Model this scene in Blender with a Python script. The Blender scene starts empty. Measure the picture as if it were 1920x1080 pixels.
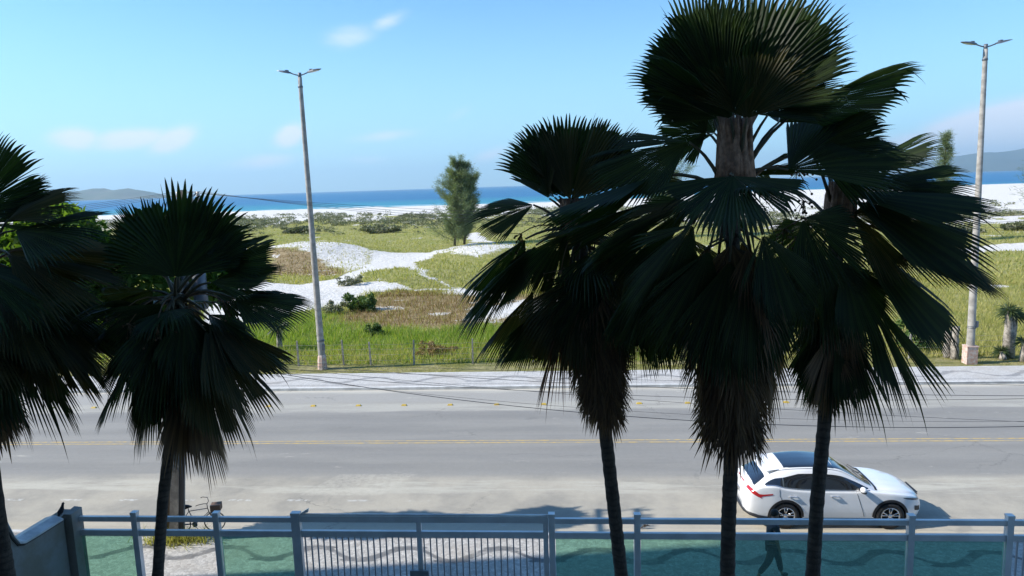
import bpy, bmesh, math, random
import numpy as np
from mathutils import Vector, Matrix, noise
random.seed(7); RNG = np.random.default_rng(7)
scene = bpy.context.scene
col = scene.collection
PI = math.pi
def rad(a): return math.radians(a)

# ------------------------------------------------------------------ camera
FPX, CAMH = 1330.0, 9.2
PITCH, ROLL, YAW = rad(8.2), rad(1.8), rad(4.4)
fw = Vector((-math.sin(YAW)*math.cos(PITCH), math.cos(YAW)*math.cos(PITCH), -math.sin(PITCH)))
rt0 = Vector((math.cos(YAW), math.sin(YAW), 0)); up0 = rt0.cross(fw)
rt = rt0*math.cos(ROLL) - up0*math.sin(ROLL)
up = up0*math.cos(ROLL) + rt0*math.sin(ROLL)
CAM = Vector((0, 0, CAMH))
cd = bpy.data.cameras.new("camera"); cam = bpy.data.objects.new("camera", cd); col.objects.link(cam)
M3 = Matrix((rt, up, -fw)).transposed()
cam.matrix_world = Matrix.Translation(CAM) @ M3.to_4x4()
cd.sensor_width = 36; cd.lens = FPX/1920*36; cd.clip_start = 0.1; cd.clip_end = 90000
scene.camera = cam
def ray(u, v): return fw + rt*((u-960)/FPX) + up*((540-v)/FPX)
def at(u, v, Y):            # point of the street seen at (u, v), Y metres in front of the facade
    d = ray(u, v); return CAM + d*(Y/d.y)
def gnd(u, v, z=0.0):
    d = ray(u, v); return CAM + d*((z-CAMH)/d.z)

# ------------------------------------------------------------------ light
SUN_EL, SUN_AZ = rad(38.5), rad(7.5)      # light travels towards +X and a little +Y
sl = bpy.data.lights.new("sun", 'SUN'); so = bpy.data.objects.new("sun", sl); col.objects.link(so)
sl.energy = 5.0; sl.angle = rad(0.53); sl.color = (1.0, 0.95, 0.87)
trav = Vector((math.cos(SUN_EL)*math.cos(SUN_AZ), math.cos(SUN_EL)*math.sin(SUN_AZ), -math.sin(SUN_EL)))
so.rotation_euler = trav.to_track_quat('-Z', 'Y').to_euler()
scene.view_settings.view_transform = 'Standard'; scene.view_settings.look = 'None'
scene.view_settings.gamma = 1; scene.view_settings.exposure = 0.55
world = bpy.data.worlds.new("World"); scene.world = world; world.use_nodes = True

class NT:
    def __init__(s, nt): s.nt = nt; s.n = nt.nodes; s.l = nt.links
    def new(s, t, **k):
        nd = s.n.new(t)
        for a, b in k.items(): setattr(nd, a, b)
        return nd
    def put(s, sock, v):
        if v is None: return
        if isinstance(v, bpy.types.NodeSocket): s.l.new(v, sock)
        else:
            if isinstance(v, tuple) and len(v) == 3 and sock.type == 'RGBA': v = v+(1,)
            sock.default_value = v
    def m(s, op, a, b=None, c=None, clamp=False):
        nd = s.new('ShaderNodeMath', operation=op, use_clamp=clamp)
        for i, v in enumerate((a, b, c)): s.put(nd.inputs[i], v)
        return nd.outputs[0]
    def mix(s, f, a, b, bt='MIX'):
        nd = s.new('ShaderNodeMix', data_type='RGBA', blend_type=bt)
        s.put(nd.inputs[0], f); s.put(nd.inputs[6], a); s.put(nd.inputs[7], b); return nd.outputs[2]
    def noise(s, scale, vec=None, detail=3, rough=.5, w=None):
        nd = s.new('ShaderNodeTexNoise'); nd.inputs['Scale'].default_value = scale
        nd.inputs['Detail'].default_value = detail; nd.inputs['Roughness'].default_value = rough
        if vec is not None: s.l.new(vec, nd.inputs['Vector'])
        return nd.outputs[0]
    def ss(s, x, a, b):       # smoothstep a..b
        nd = s.new('ShaderNodeMapRange', interpolation_type='SMOOTHSTEP'); s.put(nd.inputs[0], x)
        nd.inputs[1].default_value = a; nd.inputs[2].default_value = b; return nd.outputs[0]
    def pos(s):
        g = s.new('ShaderNodeNewGeometry'); return g.outputs['Position']
    def xyz(s, v):
        nd = s.new('ShaderNodeSeparateXYZ'); s.l.new(v, nd.inputs[0]); return nd.outputs[0], nd.outputs[1], nd.outputs[2]
    def vec(s, x, y, z=0.0):
        nd = s.new('ShaderNodeCombineXYZ')
        for i, v in enumerate((x, y, z)): s.put(nd.inputs[i], v)
        return nd.outputs[0]
    def bump(s, h, strength=.3, dist=.02):
        nd = s.new('ShaderNodeBump'); nd.inputs['Strength'].default_value = strength
        nd.inputs['Distance'].default_value = dist; s.l.new(h, nd.inputs['Height']); return nd.outputs[0]

# sky: Nishita with a few wispy clouds placed by direction
w = NT(world.node_tree); w.n.clear()
sky = w.new('ShaderNodeTexSky', sky_type='NISHITA'); sky.sun_disc = False
sky.sun_elevation = SUN_EL
tos = -trav; sky.sun_rotation = math.atan2(tos.x, tos.y)
sky.air_density = 1.0; sky.dust_density = 0.35; sky.ozone_density = 2.2; sky.altitude = 10
tc = w.new('ShaderNodeTexCoord').outputs['Generated']
dx, dy, dz = w.xyz(tc)
az = w.m('ARCTAN2', dx, dy); el = w.m('ARCSINE', dz)
nv = w.vec(w.m('MULTIPLY', az, 1.0), w.m('MULTIPLY', el, 2.2), 0)
n1 = w.noise(9, nv, 6, .62)
n2 = w.noise(34, nv, 5, .6)
nn = w.m('ADD', w.m('MULTIPLY', n1, .7), w.m('MULTIPLY', n2, .3))
tot = None
for (u, v, su, sv, sh, amp) in ((655, 68, 50, 22, -.15, .42), (728, 40, 42, 15, -.35, .38), (140, 262, 34, 17, 0, .85), (240, 262, 60, 16, -.1, .8),
      (325, 262, 36, 18, -.35, .85), (543, 254, 26, 19, -.3, .8), (495, 303, 60, 14, -.1, .5), (720, 256, 70, 11, -.1, .4),
      (690, 300, 50, 10, 0, .35), (920, 290, 34, 14, -.3, .45), (1905, 250, 90, 34, -.1, 2.6), (1830, 275, 120, 22, 0, 1.5), (860, 214, 30, 14, -.4, .25)):
    d = ray(u, v).normalized(); a0 = math.atan2(d.x, d.y); e0 = math.asin(d.z)
    ua = w.m('MULTIPLY', w.m('SUBTRACT', az, a0), FPX/su)
    sh_ = w.m('MULTIPLY', w.m('SUBTRACT', az, a0), sh)
    ue = w.m('MULTIPLY', w.m('SUBTRACT', w.m('ADD', el, sh_), e0), FPX/sv)
    q = w.m('ADD', w.m('MULTIPLY', ua, ua), w.m('MULTIPLY', ue, ue))
    g = w.m('MULTIPLY', w.m('EXPONENT', w.m('MULTIPLY', q, -.8)), amp)
    tot = g if tot is None else w.m('MAXIMUM', tot, g)
cl = w.m('MULTIPLY', w.ss(w.m('MULTIPLY', tot, w.m('MULTIPLY', nn, 2.0)), .10, .70), .92)
lowh = w.m('MULTIPLY', w.ss(el, .30, -.02), .75)
skyc = w.mix(1.0, sky.outputs[0], (.64, 1.03, 1.32), 'MULTIPLY')
c1 = w.mix(lowh, skyc, (3.1, 5.25, 6.6))
c2 = w.mix(cl, c1, (5.7, 6.0, 6.8))
bg = w.new('ShaderNodeBackground'); w.put(bg.inputs[0], c2); bg.inputs[1].default_value = 0.12
wo = w.new('ShaderNodeOutputWorld'); w.l.new(bg.outputs[0], wo.inputs[0])

# ------------------------------------------------------------------ helpers
class MB:
    def __init__(s): s.v = []; s.f = []; s.mi = []; s.k = 0; s.sm = []
    def add(s, verts, faces, mi=0, smooth=False):
        o = len(s.v); s.v.extend([tuple(p) for p in verts])
        for f in faces: s.f.append(tuple(i+o for i in f)); s.mi.append(mi); s.sm.append(smooth)
    def box(s, c, size, mi=0, rz=0, ch=0):
        x, y, z = [k/2 for k in size]; cr, sr = math.cos(rz), math.sin(rz)
        P = []
        for a, b, d in ((-x,-y,-z),(x,-y,-z),(x,y,-z),(-x,y,-z),(-x,-y,z),(x,-y,z),(x,y,z),(-x,y,z)):
            P.append((c[0]+a*cr-b*sr, c[1]+a*sr+b*cr, c[2]+d))
        s.add(P, [(0,3,2,1),(4,5,6,7),(0,1,5,4),(1,2,6,5),(2,3,7,6),(3,0,4,7)], mi)
    def tube(s, pts, rs, n=8, mi=0, smooth=True, cap=True):
        pts = [Vector(p) for p in pts]
        if not hasattr(rs, '__len__'): rs = [rs]*len(pts)
        V = []; ref = None
        for i, p in enumerate(pts):
            t = (pts[min(i+1, len(pts)-1)]-pts[max(i-1, 0)]).normalized()
            if ref is None: ref = t.orthogonal().normalized()
            ref = (ref - t*ref.dot(t))
            ref = ref.normalized() if ref.length > 1e-6 else t.orthogonal().normalized()
            b = t.cross(ref)
            for k in range(n):
                a = 2*PI*k/n; V.append(p + (ref*math.cos(a)+b*math.sin(a))*rs[i])
        F = []
        for i in range(len(pts)-1):
            for k in range(n):
                F.append((i*n+k, i*n+(k+1) % n, (i+1)*n+(k+1) % n, (i+1)*n+k))
        if cap: F.append(tuple(range(n-1, -1, -1))); F.append(tuple((len(pts)-1)*n+k for k in range(n)))
        s.add(V, F, mi, smooth)
    def ball(s, c, r, mi=0, nu=10, nv=6):
        V = []; F = []
        if not hasattr(r, '__len__'): r = (r, r, r)
        for j in range(nv+1):
            t = PI*j/nv
            for i in range(nu):
                a = 2*PI*i/nu; V.append((c[0]+r[0]*math.sin(t)*math.cos(a), c[1]+r[1]*math.sin(t)*math.sin(a), c[2]+r[2]*math.cos(t)))
        for j in range(nv):
            for i in range(nu): F.append((j*nu+i, (j+1)*nu+i, (j+1)*nu+(i+1) % nu, j*nu+(i+1) % nu))
        s.add(V, F, mi, True)
    def build(s, name, mats, parent=None, loc=None):
        me = bpy.data.meshes.new(name); me.from_pydata(s.v, [], s.f)
        if not isinstance(mats, (list, tuple)): mats = [mats]
        for m_ in mats: me.materials.append(m_)
        me.polygons.foreach_set('material_index', s.mi); me.polygons.foreach_set('use_smooth', s.sm)
        me.update()
        return link(name, me, parent, loc)
def link(name, me, parent=None, loc=None):
    o = bpy.data.objects.new(name, me); col.objects.link(o)
    if parent is not None:
        o.parent = parent
        # meshes are written in world space: cancel the parent's placement
        bpy.context.view_layer.update()
        if loc is None: o.matrix_parent_inverse = parent.matrix_world.inverted()
    if loc is not None: o.location = loc
    return o
def empty(name, loc=(0, 0, 0), rz=0):
    o = bpy.data.objects.new(name, None); o.location = loc; o.rotation_euler = (0, 0, rz); col.objects.link(o)
    o.empty_display_size = .2
    bpy.context.view_layer.update(); return o
def tag(o, label=None, cat=None, group=None, kind=None):
    if label: o['label'] = label
    if cat: o['category'] = cat
    if group: o['group'] = group
    if kind: o['kind'] = kind
    return o
def tris(name, V, F, mats, mi=None, parent=None, smooth=False):
    """fast mesh from numpy: V (n,3), F (m,k)"""
    me = bpy.data.meshes.new(name); k = F.shape[1]
    me.vertices.add(len(V)); me.vertices.foreach_set('co', V.astype(np.float32).ravel())
    me.loops.add(F.size); me.loops.foreach_set('vertex_index', F.astype(np.int32).ravel())
    me.polygons.add(len(F)); me.polygons.foreach_set('loop_start', np.arange(0, F.size, k, dtype=np.int32))
    me.polygons.foreach_set('loop_total', np.full(len(F), k, dtype=np.int32))
    if not isinstance(mats, (list, tuple)): mats = [mats]
    for m_ in mats: me.materials.append(m_)
    if mi is not None: me.polygons.foreach_set('material_index', mi.astype(np.int32))
    if smooth: me.polygons.foreach_set('use_smooth', np.ones(len(F), dtype=bool))
    me.update(); me.validate()
    return link(name, me, parent)

# ------------------------------------------------------------------ materials
def mat(name, base, rough=.6, metal=0, var=0, vscale=3, bump=0, bscale=20, spec=None, var2=None, coat=0):
    m_ = bpy.data.materials.new(name); m_.use_nodes = True; t = NT(m_.node_tree)
    p = t.n['Principled BSDF']; p.inputs['Roughness'].default_value = rough; p.inputs['Metallic'].default_value = metal
    if spec is not None: p.inputs['Specular IOR Level'].default_value = spec
    if coat: p.inputs['Coat Weight'].default_value = coat; p.inputs['Coat Roughness'].default_value = .03
    P = t.pos()
    if var:
        n = t.noise(vscale, P, 5, .6); b2 = var2 if var2 else tuple(c*(1-var) for c in base)
        f = t.ss(n, .35, .65); c = t.mix(f, base, b2); t.put(p.inputs['Base Color'], c)
    else: t.put(p.inputs['Base Color'], base)
    if bump: t.l.new(t.bump(t.noise(bscale, P, 4), bump, .02), p.inputs['Normal'])
    return m_
def leafmat(name, c1, c2, trans=.3, scale=1.2, rough=.5):
    m_ = bpy.data.materials.new(name); m_.use_nodes = True; t = NT(m_.node_tree)
    p = t.n['Principled BSDF']; p.inputs['Roughness'].default_value = rough; p.inputs['Specular IOR Level'].default_value = .2
    g = t.new('ShaderNodeNewGeometry')
    f = t.m('ADD', t.m('MULTIPLY', g.outputs['Random Per Island'], .5), t.m('MULTIPLY', t.noise(scale, g.outputs['Position'], 2), .5))
    c = t.mix(t.ss(f, .25, .75), c1, c2); t.put(p.inputs['Base Color'], c)
    tr = t.new('ShaderNodeBsdfTranslucent'); t.put(tr.inputs[0], t.mix(1.0, c, (1.6, 1.7, .6), 'MULTIPLY'))
    mx = t.new('ShaderNodeMixShader'); mx.inputs[0].default_value = trans
    t.l.new(p.outputs[0], mx.inputs[1]); t.l.new(tr.outputs[0], mx.inputs[2])
    t.l.new(mx.outputs[0], t.n['Material Output'].inputs[0]); return m_
M = {}
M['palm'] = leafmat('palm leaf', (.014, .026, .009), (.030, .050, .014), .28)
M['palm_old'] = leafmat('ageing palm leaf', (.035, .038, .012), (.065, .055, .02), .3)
M['dead'] = leafmat('dead palm leaf', (.10, .062, .036), (.19, .12, .065), .15)
M['rust'] = leafmat('rusty dry palm leaf', (.15, .045, .018), (.09, .035, .018), .25)
M['petiole'] = mat('palm stalk', (.10, .085, .04), .6, var=.4, vscale=9)
M['trunk'] = mat('palm trunk bark', (.085, .066, .05), .9, var=.45, vscale=7, bump=.8, bscale=30)
m_ = M['trunk']; t = NT(m_.node_tree); p = t.n['Principled BSDF']; src = p.inputs['Base Color'].links[0].from_socket
x_, y_, z_ = t.xyz(t.pos()); ring = t.ss(t.m('SINE', t.m('MULTIPLY', t.m('ADD', z_, t.m('MULTIPLY', t.noise(5, t.pos()), .12)), 62)), .2, .95)
t.put(p.inputs['Base Color'], t.mix(t.m('MULTIPLY', ring, .6), src, (.03, .024, .018)))
M['spear'] = mat('palm fibre', (.42, .25, .16), .9, var=.5, vscale=11, bump=.6, bscale=40)
M['metal'] = mat('fence aluminium', (.72, .73, .72), .38, metal=.35, var=.18, vscale=1.5)
M['bar'] = mat('gate bar steel', (.42, .42, .43), .5, metal=.3)
M['wall'] = mat('old rendered wall', (.24, .24, .23), .9, var=.5, vscale=1.3, var2=(.20, .18, .14), bump=.4, bscale=14)
M['coping'] = mat('coping tiles', (.55, .56, .56), .5, var=.25, vscale=4)
M['gap'] = mat('painted gap shade', (.06, .055, .05), .95)  # near-black colour holds the shade under the wall coping
M['concrete'] = mat('pole concrete', (.40, .37, .33), .85, var=.35, vscale=3.5, bump=.35, bscale=25)
M['concrete_d'] = mat('weathered concrete', (.26, .24, .21), .9, var=.45, vscale=3.5, bump=.4, bscale=25)
M['brick'] = mat('terracotta render', (.50, .30, .23), .85, var=.5, vscale=7, var2=(.58, .50, .44), bump=.5, bscale=20)
M['cable'] = mat('cable rubber', (.06, .06, .065), .5)
M['porc'] = mat('porcelain', (.5, .48, .45), .25)
M['lampgrey'] = mat('lamp housing', (.13, .14, .16), .45, metal=.3)
M['lens'] = mat('lamp lens', (.45, .48, .5), .15)
M['paint'] = mat('white car paint', (.80, .80, .80), .22, coat=1.0)
M['carglass'] = mat('dark car glass', (.012, .013, .016), .03, spec=1.0, coat=1.0)
M['black'] = mat('black plastic', (.018, .018, .02), .5)
M['tyre'] = mat('tyre rubber', (.02, .02, .02), .85)
M['rim'] = mat('alloy rim', (.62, .62, .64), .25, metal=.85)
M['chrome'] = mat('chrome trim', (.8, .8, .82), .1, metal=1)
M['red'] = mat('red lamp plastic', (.45, .02, .02), .15, coat=1)
M['headlamp'] = mat('headlamp', (.10, .11, .13), .08, coat=1)
M['bark'] = mat('tree bark', (.13, .10, .075), .95, var=.4, vscale=6, bump=.6, bscale=20)
M['wbark'] = mat('limewashed bark', (.42, .37, .31), .95, var=.6, vscale=7, bump=.7, bscale=18)
M['broad'] = leafmat('broad leaf', (.055, .12, .022), (.13, .21, .04), .35, 1.5)
M['needle'] = leafmat('casuarina needles', (.11, .145, .08), (.20, .235, .13), .3, .25)
M['scrub'] = leafmat('scrub leaf', (.09, .11, .045), (.24, .23, .15), .15, .12)
M['shrub'] = leafmat('shrub leaf', (.06, .11, .025), (.11, .16, .04), .2, .6)
M['yucca'] = leafmat('yucca leaf', (.035, .06, .022), (.075, .10, .035), .15, 2)
M['drygrass'] = leafmat('dry grass', (.27, .27, .08), (.40, .35, .14), .35, .25)
M['brown_grass'] = leafmat('brown grass', (.21, .135, .06), (.28, .20, .085), .2, .4)
M['green_grass'] = leafmat('green grass', (.15, .225, .035), (.27, .33, .065), .38, .5)
M['post'] = mat('weathered post', (.42, .38, .33), .9, var=.4, vscale=5)
M['skin'] = mat('skin', (.25, .13, .08), .5)
M['shirt'] = mat('dark shirt cloth', (.035, .045, .055), .9)
M['trousers'] = mat('black trousers cloth', (.010, .010, .012), .9)
M['shoe'] = mat('black shoe', (.012, .012, .012), .6)
M['hair'] = mat('dark hair', (.012, .010, .008), .7)
M['stud'] = mat('yellow road stud', (.62, .42, .06), .5, var=.3, vscale=20)
M['bird'] = mat('bird feathers', (.014, .013, .018), .6)
M['plaster'] = mat('building plaster', (.55, .52, .47), .85, var=.15, vscale=.6)
M['winglass'] = mat('window glass', (.03, .04, .05), .05, spec=1.0)
M['brownbox'] = mat('bicycle basket wicker', (.20, .12, .08), .8, var=.4, vscale=30)
M['lockbox'] = mat('lock box metal', (.20, .26, .28), .45, metal=.4)

# glass panes of the fence: green tinted sheet
gm = bpy.data.materials.new('green fence glass'); gm.use_nodes = True; t = NT(gm.node_tree); t.n.clear()
tb = t.new('ShaderNodeBsdfTransparent'); tb.inputs[0].default_value = (.66, .89, .78, 1)
gl = t.new('ShaderNodeBsdfGlossy'); gl.inputs['Roughness'].default_value = .06; gl.inputs[0].default_value = (.8, .95, .9, 1)
df = t.new('ShaderNodeBsdfDiffuse'); df.inputs[0].default_value = (.36, .54, .48, 1)
m1 = t.new('ShaderNodeMixShader'); m1.inputs[0].default_value = .06
t.l.new(tb.outputs[0], m1.inputs[1]); t.l.new(gl.outputs[0], m1.inputs[2])
m2 = t.new('ShaderNodeMixShader'); t.put(m2.inputs[0], t.m('ADD', .08, t.m('MULTIPLY', t.noise(3, t.pos(), 5, .7), .12)))
t.l.new(m1.outputs[0], m2.inputs[1]); t.l.new(df.outputs[0], m2.inputs[2])
t.l.new(m2.outputs[0], t.new('ShaderNodeOutputMaterial').inputs[0]); M['fglass'] = gm

# asphalt, worn and sanded towards the near kerb and on the far cycle strip
def asphalt():
    m_ = bpy.data.materials.new('worn asphalt'); m_.use_nodes = True; t = NT(m_.node_tree); p = t.n['Principled BSDF']
    P = t.pos(); x, y, z = t.xyz(P)
    st = t.vec(t.m('MULTIPLY', x, .14), y, 0)
    streak = t.noise(1.3, st, 6, .6); spot = t.noise(.45, P, 6, .6); fine = t.noise(45, P, 3, .7); mid = t.noise(6, P, 5, .7)
    yy = t.m('ADD', y, t.m('MULTIPLY', t.m('SUBTRACT', streak, .5), 1.0))
    lane = t.mix(t.ss(streak, .35, .65), (.195, .192, .192), (.225, .220, .215))
    near = t.mix(t.ss(spot, .35, .62), (.245, .232, .212), (.335, .312, .275))
    c = t.mix(t.ss(yy, 21.9, 21.1), lane, near)
    c = t.mix(t.m('MULTIPLY', t.ss(yy, 20.1, 20.5), t.m('MULTIPLY', t.ss(yy, 21.6, 21.0), t.ss(t.noise(1.1, st, 5, .7), .45, .6))), c, (.37, .355, .32))
    c = t.mix(t.ss(yy, 28.05, 28.45), c, t.mix(t.ss(streak, .4, .6), (.27, .262, .25), (.33, .32, .30)))
    c = t.mix(t.ss(yy, 29.3, 29.6), c, (.275, .268, .262))
    # sand drifts along the far and near edge
    c = t.mix(t.m('MULTIPLY', t.ss(t.m('ADD', y, t.m('MULTIPLY', streak, 1.6)), 31.5, 32.2), .6), c, (.50, .48, .44))
    c = t.mix(t.m('MULTIPLY', t.ss(t.m('ADD', y, t.m('MULTIPLY', spot, 1.2)), 19.2, 18.2), .7), c, (.46, .41, .33))
    # wheel paths, polished darker; a pale sanded patch by the near kerb
    for yc in (22.4, 24.0, 25.9, 27.5): c = t.mix(t.m('MULTIPLY', t.ss(t.m('ABSOLUTE', t.m('SUBTRACT', yy, yc)), .55, .1), .22), c, (.14, .138, .138))
    px_ = t.m('MULTIPLY', t.ss(t.m('ABSOLUTE', t.m('ADD', t.m('SUBTRACT', x, t.m('MULTIPLY', t.m('SUBTRACT', y, 20), .5)), 7.1)), 1.35, 1.2), t.ss(t.m('ABSOLUTE', t.m('SUBTRACT', y, 20.9)), .85, .75))
    c = t.mix(t.m('MULTIPLY', px_, t.m('MULTIPLY', t.ss(mid, .3, .6), .35)), c, (.42, .40, .36))
    # seams, cracks
    vo = t.new('ShaderNodeTexVoronoi', feature='DISTANCE_TO_EDGE'); vo.inputs['Scale'].default_value = .22
    wv = t.vec(t.m('ADD', x, t.m('MULTIPLY', mid, .9)), t.m('MULTIPLY', t.m('ADD', y, t.m('MULTIPLY', spot, 2.)), 1.6), 0); t.l.new(wv, vo.inputs['Vector'])
    crack = t.m('MULTIPLY', t.ss(vo.outputs[0], .007, .002), t.ss(t.noise(.2, P), .5, .62))
    c = t.mix(t.m('MULTIPLY', crack, .5), c, (.09, .088, .085))
    c = t.mix(t.m('MULTIPLY', t.ss(t.noise(.9, t.vec(t.m('MULTIPLY', x, .5), y, 3.), 4, .6), .66, .74), .4), c, (.13, .128, .125))
    c = t.mix(t.m('MULTIPLY', t.ss(t.noise(1.9, t.vec(t.m('MULTIPLY', x, .35), y, 9.), 6, .7), .62, .72), .5), c, (.42, .40, .37))
    c = t.mix(1.0, c, t.mix(fine, (.70, .70, .70), (1.30, 1.30, 1.30)), 'MULTIPLY')
    c = t.mix(1.0, c, t.mix(mid, (.97, .945, .87), (1.25, 1.22, 1.12)), 'MULTIPLY')
    # worn white dashes of the old edge line
    fr = t.m('FRACT', t.m('MULTIPLY', x, .55))
    dash = t.m('MULTIPLY', t.m('MULTIPLY', t.ss(t.m('ABSOLUTE', t.m('SUBTRACT', y, 19.75)), .07, .04), t.ss(t.m('ABSOLUTE', t.m('SUBTRACT', fr, .5)), .22, .17)),
               t.m('MULTIPLY', t.ss(mid, .42, .6), t.ss(x, -3., -8.)))
    c = t.mix(t.m('MULTIPLY', dash, .55), c, (.6, .6, .58))
    t.put(p.inputs['Base Color'], c); p.inputs['Roughness'].default_value = .85
    t.l.new(t.bump(fine, .35, .01), p.inputs['Normal']); return m_
M['asphalt'] = asphalt()

def mosaic(name, y0, A, P_, wid, border, far=False):
    m_ = bpy.data.materials.new(name); m_.use_nodes = True; t = NT(m_.node_tree); p = t.n['Principled BSDF']
    P = t.pos(); x, y, z = t.xyz(P)
    wob = t.m('MULTIPLY', t.m('SUBTRACT', t.noise(1.2, P, 3), .5), .16)
    yy = t.m('ADD', y, wob)
    s_ = t.m('MULTIPLY', t.m('SINE', t.m('MULTIPLY', x, 2*PI/P_)), A)
    d = t.m('ABSOLUTE', t.m('SUBTRACT', yy, t.m('ADD', s_, y0)))
    # the band swells on the falling flank
    wv = t.m('ADD', wid, t.m('MULTIPLY', t.m('COSINE', t.m('MULTIPLY', x, 2*PI/P_)), wid*.35))
    band = t.ss(t.m('SUBTRACT', d, wv), .03, -.03)
    fx = t.m('SUBTRACT', t.m('FRACT', t.m('ADD', t.m('DIVIDE', x, P_), .75)), .5)      # -.5.. .5 round the crest
    fx2 = t.m('SUBTRACT', t.m('FRACT', t.m('ADD', t.m('DIVIDE', x, P_), .25)), .5)
    def ell(f, yc, sc):
        a = t.m('MULTIPLY', f, P_/sc); b = t.m('DIVIDE', t.m('SUBTRACT', yy, yc), wid*.8)
        return t.ss(t.m('ADD', t.m('MULTIPLY', a, a), t.m('MULTIPLY', b, b)), 1.15, .85)
    e1 = ell(fx2, y0+A*1.0, P_*.2); e2 = ell(fx, y0-A*1.0, P_*.2)
    dark = t.m('MAXIMUM', band, t.m('MAXIMUM', e1, e2))
    if border is not None:
        bd = t.ss(t.m('ABSOLUTE', t.m('SUBTRACT', y, border)), .13, .09)
        sp = t.ss(t.noise(14, P, 2), .45, .55)
        dark = t.m('MAXIMUM', dark, t.m('MULTIPLY', bd, t.m('ADD', .35, t.m('MULTIPLY', sp, .4))))
    vo = t.new('ShaderNodeTexVoronoi', feature='F1'); vo.inputs['Scale'].default_value = 13; t.l.new(P, vo.inputs['Vector'])
    ve = t.new('ShaderNodeTexVoronoi', feature='DISTANCE_TO_EDGE'); ve.inputs['Scale'].default_value = 13; t.l.new(P, ve.inputs['Vector'])
    r_, g_, b_ = t.xyz(vo.outputs['Color'])
    light = t.mix(r_, (.31, .295, .27), (.50, .475, .435)) if not far else t.mix(r_, (.42, .405, .38), (.53, .51, .48))
    drk = t.mix(g_, (.07, .075, .08), (.13, .13, .13)) if not far else t.mix(g_, (.20, .20, .20), (.30, .29, .28))
    worn = t.ss(t.noise(2.5, P, 4, .7), .25, .5)
    c = t.mix(t.m('MULTIPLY', dark, t.m('ADD', .25, t.m('MULTIPLY', worn, .65))), light, drk)
    dirt = t.ss(t.noise(.5, P, 5, .65), .45, .7)
    c = t.mix(t.m('MULTIPLY', dirt, .4), c, (.36, .31, .25))
    c = t.mix(t.m('MULTIPLY', t.ss(ve.outputs[0], .06, .01), .45), c, (.16, .14, .12))
    t.put(p.inputs['Base Color'], c); p.inputs['Roughness'].default_value = .8
    t.l.new(t.bump(ve.outputs[0], .4, .02), p.inputs['Normal']); return m_
M['mosaic'] = mosaic('wave mosaic paving', 16.45, .30, 2.35, .105, 17.33)
M['mosaic_far'] = mosaic('far wave mosaic paving', 32.75, .42, 3.4, .13, 31.9, True)
M['kerb'] = mat('kerb stone', (.62, .61, .58), .8, var=.3, vscale=2)
M['yellow'] = mat('worn yellow paint', (.52, .36, .12), .7, var=.4, vscale=5, var2=(.29, .26, .20))
M['yard'] = mat('yard paving', (.32, .31, .29), .85, var=.2, vscale=1)

# ------------------------------------------------------------------ masks of the dune land (world polygons)
def poly(pts, z=0.0): return np.array([[gnd(u, v, z).x, gnd(u, v, z).y] for u, v in pts])
def sdist(X, Y, pg):
    """signed distance-like: >0 inside, in metres"""
    n = len(pg); ins = np.zeros(X.shape, bool); dmin = np.full(X.shape, 1e9)
    for i in range(n):
        x1, y1 = pg[i]; x2, y2 = pg[(i+1) % n]
        c = ((y1 > Y) != (y2 > Y)); xx = (x2-x1)*(Y-y1)/(y2-y1+1e-12)+x1
        ins ^= (c & (X < xx))
        ex, ey = x2-x1, y2-y1; L = ex*ex+ey*ey+1e-9
        tt = np.clip(((X-x1)*ex+(Y-y1)*ey)/L, 0, 1)
        dmin = np.minimum(dmin, np.hypot(X-x1-tt*ex, Y-y1-tt*ey))
    return np.where(ins, dmin, -dmin)
def vnoise(X, Y, s, seed=0):
    X = X/s+seed*17.3; Y = Y/s+seed*9.1; xi = np.floor(X).astype(int); yi = np.floor(Y).astype(int); fx = X-xi; fy = Y-yi
    fx = fx*fx*(3-2*fx); fy = fy*fy*(3-2*fy)
    def h(a, b):
        n = (a*374761393+b*668265263+seed*1442695) & 0x7fffffff; n = ((n ^ (n >> 13))*1274126177) & 0x7fffffff
        return ((n ^ (n >> 16)) & 0xffff)/65535.
    return (h(xi, yi)*(1-fx)+h(xi+1, yi)*fx)*(1-fy)+(h(xi, yi+1)*(1-fx)+h(xi+1, yi+1)*fx)*fy
def fbm(X, Y, s, seed=0): return (vnoise(X, Y, s, seed)+.5*vnoise(X, Y, s/2.1, seed+1)+.25*vnoise(X, Y, s/4.3, seed+2)+.125*vnoise(X, Y, s/9, seed+3))/1.875
SAND = [poly([(380,615),(470,606),(520,588),(575,580),(622,578),(655,562),(690,550),(760,545),(850,548),(960,566),(960,540),(880,541),(845,536),(790,517),(778,506),(786,492),(830,478),(860,466),(930,462),(930,456),(880,454),(830,466),(800,476),(700,479),(690,497),(640,525),(560,537),(500,530),(380,545)]),
        poly([(380,470),(500,466),(640,463),(700,482),(696,500),(655,512),(640,503),(560,488),(380,492)]),
        poly([(880,600),(900,572),(1000,560),(1200,570),(1200,590),(1000,600)]),
        poly([(885,452),(868,440),(893,437),(930,455)]),
        poly([(820,478),(880,458),(960,455),(1000,470),(900,489)]),
        poly([(1700,470),(1800,462),(1920,456),(2100,452),(2100,468),(1920,472),(1760,482)])]
GRS = [poly([(652,541),(700,514),(745,504),(775,518),(850,541),(790,543),(700,534)]),
       poly([(640,590),(690,565),(740,553),(900,560),(890,575),(700,592)])]
BROWN = [poly([(640,600),(672,566),(710,553),(760,548),(900,550),(1100,560),(1100,610),(800,612),(660,612)]), poly([(500,489),(600,489),(655,512),(640,520),(500,512)])]
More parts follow.
